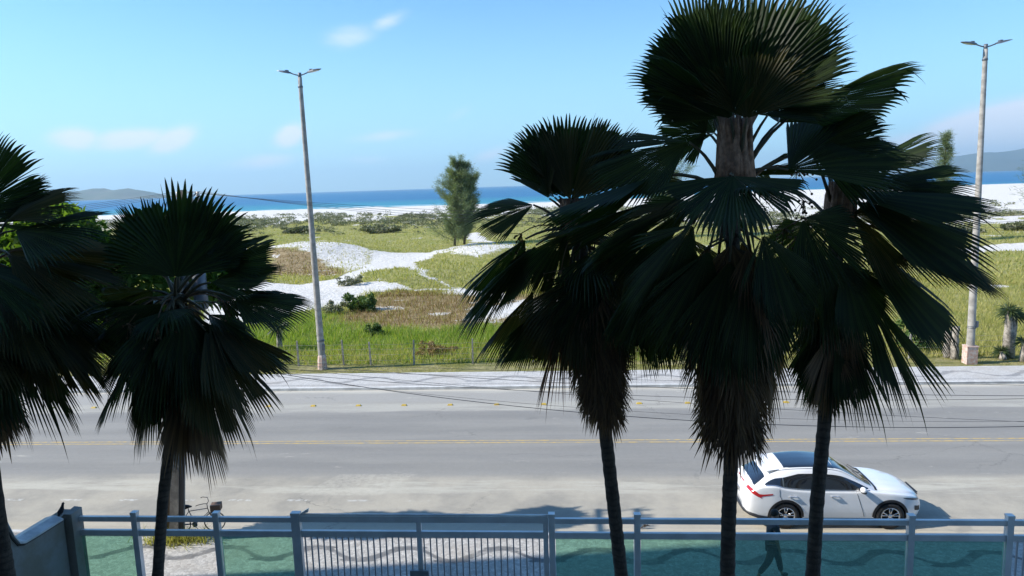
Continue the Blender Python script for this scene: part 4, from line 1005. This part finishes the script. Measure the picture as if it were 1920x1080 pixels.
    b_.build('rear_valance', M['black'], r)
    b_ = MB(); V = []
    for k in range(9):
        zz = .38+.05*k; hw = .34+.09*abs(k-4)/4*1.0; b_.box((CX+3.605-abs(k-3)*.006, CY, zz), (.03, hw*1.5, .018))
    b_.build('grille', M['black'], r)
    b_ = MB(); b_.box((CX-1.035, CY, .80), (.012, .42, .12)); b_.build('licence_plate', M['rim'], r)
    b_ = MB(); b_.box((CX+1.3, CY, .20), (3.3, 1.3, .06)); b_.build('underbody', M['black'], r)
    # wheels
    def wheel(ax, sy):
        wy = CY+sy*.80; c = Vector((CX+ax, wy, .36)); b_ = MB(); V = []; F = []; K = 40
        pr = [(-.11, .235), (-.115, .31), (-.095, .352), (-.04, .362), (.04, .362), (.095, .352), (.115, .31), (.11, .235)]
        for k in range(K):
            a_ = 2*PI*k/K
            for (yy, rr) in pr: V.append((c.x+rr*math.cos(a_), c.y+yy, c.z+rr*math.sin(a_)))
        n_ = len(pr)
        for k in range(K):
            for j in range(n_): F.append((k*n_+j, k*n_+(j+1) % n_, ((k+1) % K)*n_+(j+1) % n_, ((k+1) % K)*n_+j))
        w_ = empty('wheel', c); w_.parent = r; w_.matrix_parent_inverse = r.matrix_world.inverted()
        bpy.context.view_layer.update()
        b_.add(V, F, 0, True); b_.build('tyre', M['tyre'], w_)
        b_ = MB(); o_ = sy*.095
        b_.tube([(c.x, c.y+sy*.02, c.z), (c.x, c.y+sy*.021, c.z)], .235, 30)        # dark back
        b2 = MB(); V = []; F = []
        for k in range(K):
            a_ = 2*PI*k/K
            for (yy, rr) in ((.02, .238), (.112, .24), (.112, .222), (.06, .21)): V.append((c.x+rr*math.cos(a_), c.y+sy*yy, c.z+rr*math.sin(a_)))
        for k in range(K):
            for j in range(3): F.append((k*4+j, k*4+j+1, ((k+1) % K)*4+j+1, ((k+1) % K)*4+j))
        b2.add(V, F, 0, True)
        for k in range(5):
            for dd in (-.20, .20):
                a_ = 2*PI*k/5+.3; a2 = a_+dd
                p0 = Vector((math.cos(a_+dd*.6)*.05, 0, math.sin(a_+dd*.6)*.05)); p1 = Vector((math.cos(a2)*.22, 0, math.sin(a2)*.22)); pm = p0.lerp(p1, .5)
                b2.tube([c+p0+Vector((0, sy*.075, 0)), c+pm+Vector((0, sy*.09, 0)), c+p1+Vector((0, sy*.10, 0))], [.02, .014, .018], 6)
        b2.tube([(c.x, c.y+sy*.03, c.z), (c.x, c.y+sy*.09, c.z), (c.x, c.y+sy*.10, c.z)], [.06, .055, .03], 14)
        b2.build('rim', M['rim'], w_); b_.build('brake_disc', M['black'], w_)
    for ax in (0, 2.66):
        for sy in (-1, 1): wheel(ax, sy)
car()

# ------------------------------------------------------------------ skinned figures
def skin_mesh(name, joints, edges, m_, parent, sub=2, rootj=0):
    me = bpy.data.meshes.new(name); me.from_pydata([j[:3] for j in joints], edges, [])
    o = bpy.data.objects.new(name, me); col.objects.link(o)
    md = o.modifiers.new('s', 'SKIN'); md.use_smooth_shade = True
    sv = me.skin_vertices[0].data
    for i, j in enumerate(joints):
        rr = j[3]; sv[i].radius = (rr, rr) if not hasattr(rr, '__len__') else rr; sv[i].use_root = (i == rootj)
    s2 = o.modifiers.new('u', 'SUBSURF'); s2.levels = sub; s2.render_levels = sub
    bpy.context.view_layer.update(); dg = bpy.context.evaluated_depsgraph_get()
    nm = bpy.data.meshes.new_from_object(o.evaluated_get(dg)); o.modifiers.clear(); o.data = nm; nm.materials.clear(); nm.materials.append(m_)
    for p_ in nm.polygons: p_.use_smooth = True
    o.parent = parent; bpy.context.view_layer.update(); o.matrix_parent_inverse = parent.matrix_world.inverted(); return o
def person():
    px_, py_ = 4.56, 15.52; z0 = .12; K_ = .93; r = empty('person', (px_, py_, z0)); tag(r, 'person in dark shirt and black trousers striding right behind the green glass panes', 'person')
    def J(x, y, z, rr): return (px_+x*K_, py_+y*K_, z0+z*K_, rr*K_*1.12)
    # facing +X; far leg (y+) forward, near leg (y-) back
    body = [J(0, 0, .93, .115), J(.0, 0, 1.10, .105), J(.01, 0, 1.28, .13), J(.02, 0, 1.42, .085), J(.03, 0, 1.50, .05), J(.05, 0, 1.58, .075), J(.065, 0, 1.67, .085), J(.06, 0, 1.73, .055)]
    ed = [(i, i+1) for i in range(7)]
    def chain(start, js):
        k = start
        for j in js: body.append(j); ed.append((k, len(body)-1)); k = len(body)-1
        return k
    chain(0, [J(.02, .10, .88, .085), J(.18, .10, .50, .056), J(.26, .10, .14, .037), J(.27, .10, .07, .035), J(.40, .10, .05, .03)])
    chain(0, [J(-.02, -.10, .88, .085), J(-.10, -.10, .50, .056), J(-.32, -.10, .17, .037), J(-.36, -.10, .11, .035), J(-.26, -.10, .04, .028)])
    for sy, ph in ((1, -1), (-1, 1)):
        ph *= .2; el_ = J(.0+ph*.10, sy*.265, 1.13, .045); wr = J(.04+ph*.26, sy*.26, .90, .032); pm = J(.05+ph*.30, sy*.255, .84, .034)
        k = chain(3, [J(.02, sy*.18, 1.41, .055), el_, wr, pm])
        for f in range(4):
            bx = ph*.32+.05; oy = sy*.24+(f-1.5)*.017; ln = (.068, .078, .074, .058)[f]
            chain(k, [J(bx, oy, .80, .009), J(bx+.012, oy, .80-ln*.5, .008), J(bx+.0, oy-.004*sy, .80-ln, .007)])
        chain(k, [J(ph*.30+.085, sy*.245, .82, .009), J(ph*.30+.10, sy*.24, .785, .008)])
    skin_mesh('body', body, ed, M['skin'], r)
    sh = [J(0, 0, .90, .15), J(.0, 0, 1.05, .135), J(.01, 0, 1.28, .155), J(.02, 0, 1.43, .105), J(.03, 0, 1.475, .065)]; se = [(0, 1), (1, 2), (2, 3), (3, 4)]
    for sy, ph in ((1, -1), (-1, 1)):
        sh.append(J(.02, sy*.18, 1.41, .078)); se.append((3, len(sh)-1)); sh.append(J(.02+ph*.07, sy*.235, 1.20, .06)); se.append((len(sh)-2, len(sh)-1))
    skin_mesh('shirt', sh, se, M['shirt'], r)
    tr_ = [J(0, 0, .93, .14), J(.02, .10, .86, .105), J(.18, .10, .50, .080), J(.26, .10, .12, .06), J(-.02, -.10, .86, .105), J(-.10, -.10, .50, .080), J(-.33, -.10, .17, .06)]
    skin_mesh('trousers', tr_, [(0, 1), (1, 2), (2, 3), (0, 4), (4, 5), (5, 6)], M['trousers'], r)
    for a, c in ((J(.25, .10, .05, .052), J(.44, .10, .045, .04)), (J(-.38, -.10, .13, .05), J(-.25, -.10, .03, .04))):
        skin_mesh('shoe', [a, ((a[0]+c[0])/2, a[1], (a[2]+c[2])/2-.005, .05), c], [(0, 1), (1, 2)], M['shoe'], r)
    b = MB(); hx = px_+.05; b.ball((hx-.012, py_, z0+1.695*K_), (.098, .082, .092), 0, 18, 12); b.build('hair', M['hair'], r)
    b = MB(); b.tube([(hx+.08, py_, z0+1.665*K_), (hx+.107, py_, z0+1.635*K_), (hx+.083, py_, z0+1.625*K_)], [.012, .014, .008], 6); b.build('nose', M['skin'], r)
person()

# bicycle
def bicycle():
    c = gnd(352, 1000); X0, Y0 = -10.25, 17.72; an = rad(14); r = empty('bicycle', (X0, Y0, 0), 0); tag(r, 'old bicycle with swept handlebar leaning at the kerb beside the utility pole', 'bicycle')
    ca, sa = math.cos(an), math.sin(an)
    def W(x, y, z): return Vector((X0+x*ca-y*sa, Y0+x*sa+y*ca, z))
    for wx in (-.52, .52):
        we = empty('wheel', W(wx, 0, .32)); we.parent = r; we.matrix_parent_inverse = r.matrix_world.inverted(); bpy.context.view_layer.update()
        b = MB(); b.tube([W(wx+.31*math.cos(2*PI*k/32), 0, .32+.31*math.sin(2*PI*k/32)) for k in range(33)], .018, 6, cap=False); b.build('tyre', M['tyre'], we)
        b = MB()
        for k in range(18): b.tube([W(wx, .02*(-1)**k, .32), W(wx+.3*math.cos(2*PI*k/18), 0, .32+.3*math.sin(2*PI*k/18))], .0022, 3)
        b.tube([W(wx, -.04, .32), W(wx, .04, .32)], .022, 8); b.build('spokes', M['lampgrey'], we)
    b = MB(); bb = W(-.06, 0, .30); st = W(-.22, 0, .74); hd = W(.34, 0, .78); hl = W(.37, 0, .66)
    for a_, c_ in ((bb, st), (bb, hl), (st, hd), (W(-.52, .05, .32), bb), (W(-.52, .05, .32), st), (W(-.52, -.05, .32), bb), (hd, hl), (hl, W(.52, .05, .32)), (hl, W(.52, -.05, .32)), (hd, W(.33, 0, .92)), (st, W(-.24, 0, .86))): b.tube([a_, c_], .014, 6)
    b.build('frame', M['lampgrey'], r)
    b = MB(); g0 = W(.33, 0, .92)
    for s_ in (-1, 1): b.tube([g0, W(.36, .10*s_, .97), W(.30, .24*s_, 1.04), W(.14, .30*s_, 1.04), W(.08, .31*s_, 1.02)], .012, 6)
    b.build('handlebar', M['black'], r)
    b = MB(); b.tube([W(-.34, 0, .89), W(-.24, 0, .90), W(-.12, 0, .885)], [.085, .06, .02], 8); b.build('saddle', M['black'], r)
    b = MB(); b.box(W(.60, 0, .80), (.30, .30, .20), 0, an); b.build('basket', M['brownbox'], r)
    b = MB(); b.tube([bb+Vector((0, -.08, 0)), bb+Vector((0, .08, 0))], .02, 6); b.tube([bb+Vector((0, -.05, 0)), bb+Vector((0, -.04, 0))], .09, 16); b.tube([bb+Vector((.0, -.07, 0)), bb+Vector((.1, -.08, -.13))], .01, 5); b.build('crank', M['lampgrey'], r)
bicycle()
for o in col.objects:
    if o.name == 'bicycle': o.scale = (.87, .87, .87)

# ------------------------------------------------------------------ vegetation
def leaf_cloud(n, centre, rad3, size, elong=1.6, flat=.0, shell=.35, seed=0):
    rg = np.random.default_rng(seed); d = rg.normal(size=(n, 3)); d /= np.linalg.norm(d, axis=1)[:, None]
    rr = (shell+(1-shell)*rg.random(n))**.6; c = np.array(centre)+d*rr[:, None]*np.array(rad3)
    a = rg.normal(size=(n, 3)); a /= np.linalg.norm(a, axis=1)[:, None]; b = np.cross(a, rg.normal(size=(n, 3))); b /= np.linalg.norm(b, axis=1)[:, None]
    s = size*(.6+.8*rg.random(n))[:, None]
    V = np.stack([c-a*s*elong*.5, c+b*s*.35, c+a*s*elong*.5, c-b*s*.35], 1).reshape(-1, 3)
    return V
def quads(V): return np.arange(len(V)).reshape(-1, 4)

def broadleaf():
    bx, by = -10.98, 17.5; r = empty('broadleaf_tree', (bx, by, .12)); tag(r, 'sunlit broad-leaved street tree behind the two palms at the left', 'tree')
    mb = MB(); mb.tube([(bx, by, 0), (bx+.2, by, 1.5), (bx+.4, by-.1, 3), (bx+.5, by-.2, 4.6)], [.19, .14, .13, .11], 10)
    rg = random.Random(3); tips = []
    for k in range(16):
        an = 2*PI*k/16+rg.random(); q = Vector((bx-3.0+math.cos(an)*rg.uniform(1.0, 3.3), by-.55+math.sin(an)*rg.uniform(.1, .5), rg.uniform(5.6, 8.5))); tips.append(q)
        mb.tube([(bx+.5, by-.2, 4.6+.1*(k % 4)), (bx-.3+(q.x-bx)*.5, by+(q.y-by)*.5, max(q.z-.6, 5.3)), q], [.07, .045, .02], 6)
    mb.build('trunk', M['bark'], r)
    Vs = [leaf_cloud(420, (-9.3, 17.75, 6.9), (.9, .45, .5), .2, 2.6, seed=91)]  # first clump is added, hidden by a palm, for its shadow on the road
    mb = MB()
    for i, q in enumerate(tips):
        Vs.append(leaf_cloud(1000, q, (1.15, .5, .8), .15, 1.8, seed=i))
        Vs.append(leaf_cloud(260, (q.x+rg.uniform(-1, 1), q.y, q.z+rg.uniform(.2, .8)), (.6, .5, .4), .14, 1.8, seed=i+50))
    V = np.concatenate(Vs); tris('crown', V, quads(V), M['broad'], parent=r)
broadleaf()

def casuarina(u, v, toppx, width, label, Yb=None, seed=0, n=15000, dens=1.0):
    B = gnd(u, v) if Yb is None else at(u, v, Yb); T_ = at(toppx[0], toppx[1], B.y); H = T_.z-B.z; rg = np.random.default_rng(seed); r = empty('casuarina_tree', B); tag(r, label, 'tree', 'feathery casuarina trees on the dunes')
    mb = MB(); P0 = Vector(B); P0.z -= .4; mb.tube([P0, B.lerp(T_, .5), T_], [.22, .13, .03], 8)
    segs_ = []
    nb = 100
    for k in range(nb):
        q = .04+.94*(k/nb)**.9; c = B.lerp(T_, q); an = rg.random()*2*PI
        L = width*(1.25-q)**.8*(.35+.9*rg.random())*(.75 if q < .2 else 1)
        e = c+Vector((math.cos(an)*L, math.sin(an)*L, L*(.5+.75*rg.random()))); mb.tube([c, c.lerp(e, .5)+Vector((0, 0, -.1)), e], [.05, .03, .01], 4); segs_.append((c, e, L))
    mb.build('trunk', M['bark'], r)
    Vs = []
    per = int(n/nb)
    for (c, e, L) in segs_:
        t_ = rg.random(per)**.7; base = np.array(c)[None]*(1-t_[:, None])+np.array(e)[None]*t_[:, None]
        base += rg.normal(size=(per, 3))*np.array([.28, .28, .26])*(.5+L*.2)
        d = rg.normal(size=(per, 3))*.5+np.array([(e-c).x, (e-c).y, 0])/max(L, .1)*.6+np.array([0, 0, .35]); d /= np.linalg.norm(d, axis=1)[:, None]
        s = np.cross(d, rg.normal(size=(per, 3))); s /= np.linalg.norm(s, axis=1)[:, None]; ln = (.35+.45*rg.random(per))[:, None]*dens
        Vs.append(np.stack([base-s*.022*dens, base+s*.022*dens, base+d*ln+s*.008, base+d*ln-s*.008], 1).reshape(-1, 3))
    V = np.concatenate(Vs); tris('crown', V, quads(V), M['needle'], parent=r)
casuarina(852, 459, (862, 306), 3.7, 'feathery casuarina tree standing alone on the dunes left of the middle palms', seed=1, n=30000)
casuarina(1252, 425, (1250, 283), 4.2, 'casuarina behind the crown of the tallest palm, mostly hidden', Yb=118, seed=2, n=16000)
casuarina(1768, 400, (1774, 250), 1.2, 'slender casuarina whose tip shows above the right palm leaves', Yb=100, seed=3, n=5000)
casuarina(1990, 455, (1995, 300), 4.6, 'casuarina cut off by the right edge of the picture', Yb=100, seed=4, n=14000)
casuarina(870, 456, (884, 330), 2.4, 'smaller casuarina joined to the right side of the lone one on the dunes', seed=6, n=12000)

def shrub(u, v, w_, h_, label, m_='shrub', n=900, size=.13, seed=0, nm='shrub', yw=None):
    B = gnd(u, v); B.z = float(height(np.array([B.x]), np.array([B.y]))[0]); r = empty(nm, B); tag(r, label, 'shrub')
    mb = MB(); rg = random.Random(seed)
    for k in range(6): an = rg.random()*6.3; mb.tube([B-Vector((0, 0, .1)), B+Vector((math.cos(an)*w_*.3, math.sin(an)*w_*.3, h_*.6))], [.03, .012], 5)
    mb.build('stems', M['bark'], r)
    V = [leaf_cloud(n//2, (B.x, B.y, B.z+h_*.35), (w_*.42, w_*.4, h_*.4), size, seed=seed)]
    for k in range(11): V.append(leaf_cloud(n//9, (B.x+rg.uniform(-.55, .55)*w_, B.y+rg.uniform(-.3, .3)*w_, B.z+h_*rg.uniform(.15, .95)), (w_*rg.uniform(.1, .22), w_*.16, h_*rg.uniform(.12, .28)), size*rg.uniform(.7, 1.1), shell=.1, seed=seed*19+k))
    V = np.concatenate(V); tris('crown', V, quads(V), M[m_], parent=r)
shrub(676, 580, 2.3, 1.5, 'dark green shrub on the pale sand edge right of the left lamp', 'shrub', 1500, .16, 1)
shrub(625, 586, 1.9, .9, 'grey-green low bush left of the dark shrub on the sand', 'scrub', 700, .12, 2)
shrub(701, 628, 1.1, .8, 'small round dark bush in the middle of the bright green grass', 'shrub', 600, .10, 3)
shrub(657, 541, 2.0, .9, 'small dry bush where the sand path forks', 'scrub', 600, .13, 4)
shrub(820, 664, 1.6, .75, 'reddish-brown dry bush by the wire fence', 'brown_grass', 700, .10, 5)
shrub(1712, 655, 2.1, 1.5, 'green bush below the right palm leaves near the white stumps', 'shrub', 900, .13, 6)
shrub(1760, 640, 1.6, 1.0, 'olive bush beside the white painted stump', 'scrub', 700, .12, 7)
shrub(712, 438, 7.0, 1.9, 'wide dark green bush in the belt of beach scrub left of the casuarina', 'scrub', 1800, .33, 8)
shrub(560, 438, 6.5, 1.9, 'broad green bush in the scrub just left of the lamp pole', 'scrub', 1400, .38, 9)
shrub(1910, 432, 6, 1.6, 'grey scrub bush at the right edge before the white sand', 'scrub', 1500, .4, 10)
shrub(1800, 438, 5, 1.4, 'grey-green scrub bush left of the right lamp before the white sand', 'scrub', 1500, .4, 11)

def yucca(u, v, htrunk, rcrown, label, seed, heads=1, tw=.2):
    B = gnd(u, v); B.z = -.05; r = empty('yucca_tree', B); tag(r, label, 'yucca'); rg = random.Random(seed); mb = MB(); hs = []
    for k in range(heads):
        dx_ = (k-(heads-1)/2)*rcrown*.75; t_ = B+Vector((dx_*.8, rg.uniform(-.2, .2), htrunk*rg.uniform(.85, 1.05)))
        mb.tube([B, B+Vector((dx_*.2, 0, htrunk*.4)), B.lerp(t_, .75)+Vector((.03, 0, 0)), t_], [tw*1.3, tw, tw*.8, tw*.6], 9); hs.append(t_)
    mb.build('trunk', M['wbark'], r); V = []
    for t_ in hs:
        for k in range(150):
            d = Vector((rg.gauss(0, 1), rg.gauss(0, 1), rg.gauss(.15, .8))).normalized(); s_ = d.orthogonal().normalized()*.028*rcrown*1.3; L = rcrown*rg.uniform(.7, 1.05); m_ = t_+d*L*.5; e = t_+d*L-Vector((0, 0, .15*L))
            V += [t_, m_+s_, e, m_-s_]
    V = np.array([tuple(p_) for p_ in V]); tris('crown', V, quads(V), M['yucca'], parent=r)
    return r
yucca(1890, 668, 2.35, .75, 'stubby yucca tree with two dark heads at the right edge beyond the lamp', 1, 2, .22)
yucca(1880, 672, .35, .55, 'low dark yucca clump at the foot of the stubby yucca tree', 2, 1, .15)
yucca(1918, 676, 1.0, .6, 'small yucca at the extreme right edge', 5, 1, .15)
yucca(525, 655, 1.5, .95, 'dark young yucca left of the left lamp pole', 3, 1, .15)
def stump(u, v, h, label, seed):
    B = gnd(u, v); r = random.Random(seed); mb = MB(); n = 7
    mb.tube([B+Vector((r.uniform(-.03, .03), 0, -.1+(h+.1)*i/n)) for i in range(n+1)], [.20-.05*i/n+r.uniform(-.02, .02) for i in range(n+1)], 9, 0, True); o = mb.build('tree_stump', M['wbark']); tag(o, label, 'stump')
stump(1789, 671, 1.6, 'tall limewashed tree stump left of the right lamp', 1); stump(1775, 668, 1.3, 'shorter limewashed stump behind the tall one', 2)

# wire fence along the verge
wf = empty('wire_fence', (-5, 36.3, 0)); tag(wf, 'sagging wire fence on weathered concrete posts between mown verge and tall grass', 'fence')
rg = random.Random(9)
fx = [-32, -29, -26.4, -23.6, -20.9, -18.3]+[gnd(u, 683).x for u in (562, 645, 695, 775)]+[-5.0, -1.8, 1.2, 4.5, 7.6, 11, 14, 17.2, 20.2, 23.4, 26.5]
for x in fx:
    h = rg.uniform(1.15, 1.4); ln = rg.uniform(-.05, .05); mb = MB(); mb.tube([(x, 36.3, -.1), (x+ln, 36.3, h)], [.06, .05], 4, 0, False); mb.build('post', M['post'], wf)
for z in (.25, .55, .85, 1.1):
    mb = MB(); pts = []
    for a, c in zip(fx[:-1], fx[1:]):
        for k in range(6): q = k/6; pts.append((a+(c-a)*q, 36.26, z-.05*math.sin(PI*q)+rg.uniform(-.01, .01)))
    mb.tube(pts, .006, 3); mb.build('wire', M['post'], wf)

# grass: real blades on the near dunes, coarser tufts farther off
def grass(name, n, y0, y1, sel, hgt, wid, mats, seed, lean=.35, power=1.0, label=None):
    rg = np.random.default_rng(seed); Y = y0+(y1-y0)*rg.random(n)**power; S = -.78+1.58*rg.random(n); X = S*(Y+3)
    sand, brown, lush = land(X, Y); keep = sel(X, Y, sand, brown, lush, rg); X, Y = X[keep], Y[keep]; sand, brown, lush = sand[keep], brown[keep], lush[keep]; n = len(X)
    Z = height(X, Y); cl_ = fbm(X, Y, 1.6, 90); an = rg.random(n)*2*PI; h = hgt*(.45+.7*rg.random(n))*(.55+.9*cl_); w_ = wid*(.6+.8*rg.random(n))
    dx_, dy_ = np.cos(an)*w_, np.sin(an)*w_; lx, ly = rg.normal(size=n)*lean*h, rg.normal(size=n)*lean*h
    V = np.stack([np.stack([X-dx_, Y-dy_, Z-.03], 1), np.stack([X+dx_, Y+dy_, Z-.03], 1), np.stack([X+lx, Y+ly, Z+h], 1)], 1).reshape(-1, 3)
    F = np.arange(3*n).reshape(-1, 3); mi = np.where(rg.random(n) < lush*.85, 0, np.where(rg.random(n) < brown*.85, 2, 1))
    o = tris(name, V, F, mats, mi); tag(o, label, 'grass', kind='stuff'); return o
GM = [M['green_grass'], M['drygrass'], M['brown_grass']]
grass('grass', 190000, 36.5, 64, lambda X, Y, s, b, l, r: r.random(len(X)) < (1-s)*(.35+.65*np.maximum(l, .3)), .42, .022, GM, 1, .4, 1.15, 'tall green and straw-coloured grass growing beyond the wire fence')
grass('grass', 160000, 60, 190, lambda X, Y, s, b, l, r: r.random(len(X)) < (1-s)*.8,   .34, .055, GM, 2, .5, 1.4, 'low olive and brown grass over the dunes')
grass('grass', 50000, 34.1, 36.4, lambda X, Y, s, b, l, r: fbm(X, Y, 1.5, 77) > .45, .07, .012, [M['drygrass'], M['drygrass'], M['green_grass']], 3, .6, 1.0, 'short worn turf of the verge')
def scrub_belt():
    rg = np.random.default_rng(5); n = 16000; Y = 140+110*rg.random(n); X = (-.75+1.6*rg.random(n))*Y
    right = np.clip((X/Y-.05)/.25, 0, 1); dens = np.exp(-((Y-(200-62*right))/30)**2)*np.clip((fbm(X, Y, 9, 12)-.40)*5, .06, 1); k = rg.random(n) < dens; X, Y = X[k], Y[k]
    Z = height(X, Y); Vs = []
    for i, (x, y, z) in enumerate(zip(X, Y, Z)):
        s_ = rg.uniform(.6, 1.7)
        Vs.append(leaf_cloud(48, (x, y, z+s_*.18), (s_, s_, s_*.42), .26, seed=i))
    V = np.concatenate(Vs); o = tris('dune_scrub', V, quads(V), M['scrub']); tag(o, 'belt of grey-green beach scrub between the grass and the white sand', 'scrub', kind='stuff')
scrub_belt()
def tuft():
    rg = np.random.default_rng(8); n = 800; X = UX+.1+rg.normal(size=n)*.42; Y = 17.05+rg.normal(size=n)*.16; an = rg.random(n)*6.28; h = .12+.3*rg.random(n)
    lx, ly = rg.normal(size=n)*.12, rg.normal(size=n)*.12
    V = np.stack([np.stack([X-np.cos(an)*.012, Y-np.sin(an)*.012, np.full(n, .11)], 1), np.stack([X+np.cos(an)*.012, Y+np.sin(an)*.012, np.full(n, .11)], 1), np.stack([X+lx, Y+ly, .11+h], 1)], 1).reshape(-1, 3)
    o = tris('weeds', V, np.arange(3*n).reshape(-1, 3), M['drygrass']); tag(o, 'tuft of weeds growing round the foot of the utility pole', 'weeds', kind='stuff')
tuft()
# broken branch on the kerb
p = gnd(1208, 992); b = MB(); b.tube([p+Vector((-.10, 0, .02)), p+Vector((.02, .03, .10)), p+Vector((.16, .05, .07))], [.012, .022, .008], 6); b.tube([p+Vector((0, 0, .08)), p+Vector((-.02, .02, .26))], [.012, .004], 5); b.tube([p+Vector((.0, 0, .06)), p+Vector((.14, .02, .16))], [.02, .004], 5)
tag(b.build('fallen_branch', M['bark']), 'small dark broken branch on the road left of the tallest palm trunk', 'branch')

# ------------------------------------------------------------------ sea air
hm = bpy.data.materials.new('haze'); hm.use_nodes = True; t = NT(hm.node_tree); t.n.clear()
pv = t.new('ShaderNodeVolumePrincipled'); pv.inputs['Color'].default_value = (.60, .84, 1.0, 1); pv.inputs['Density'].default_value = 7.0e-5; pv.inputs['Anisotropy'].default_value = .2
t.l.new(pv.outputs[0], t.new('ShaderNodeOutputMaterial').inputs['Volume'])
b = MB(); b.box((0, 12950, 372), (60400, 26300, 776)); tag(b.build('haze', hm), kind='stuff')
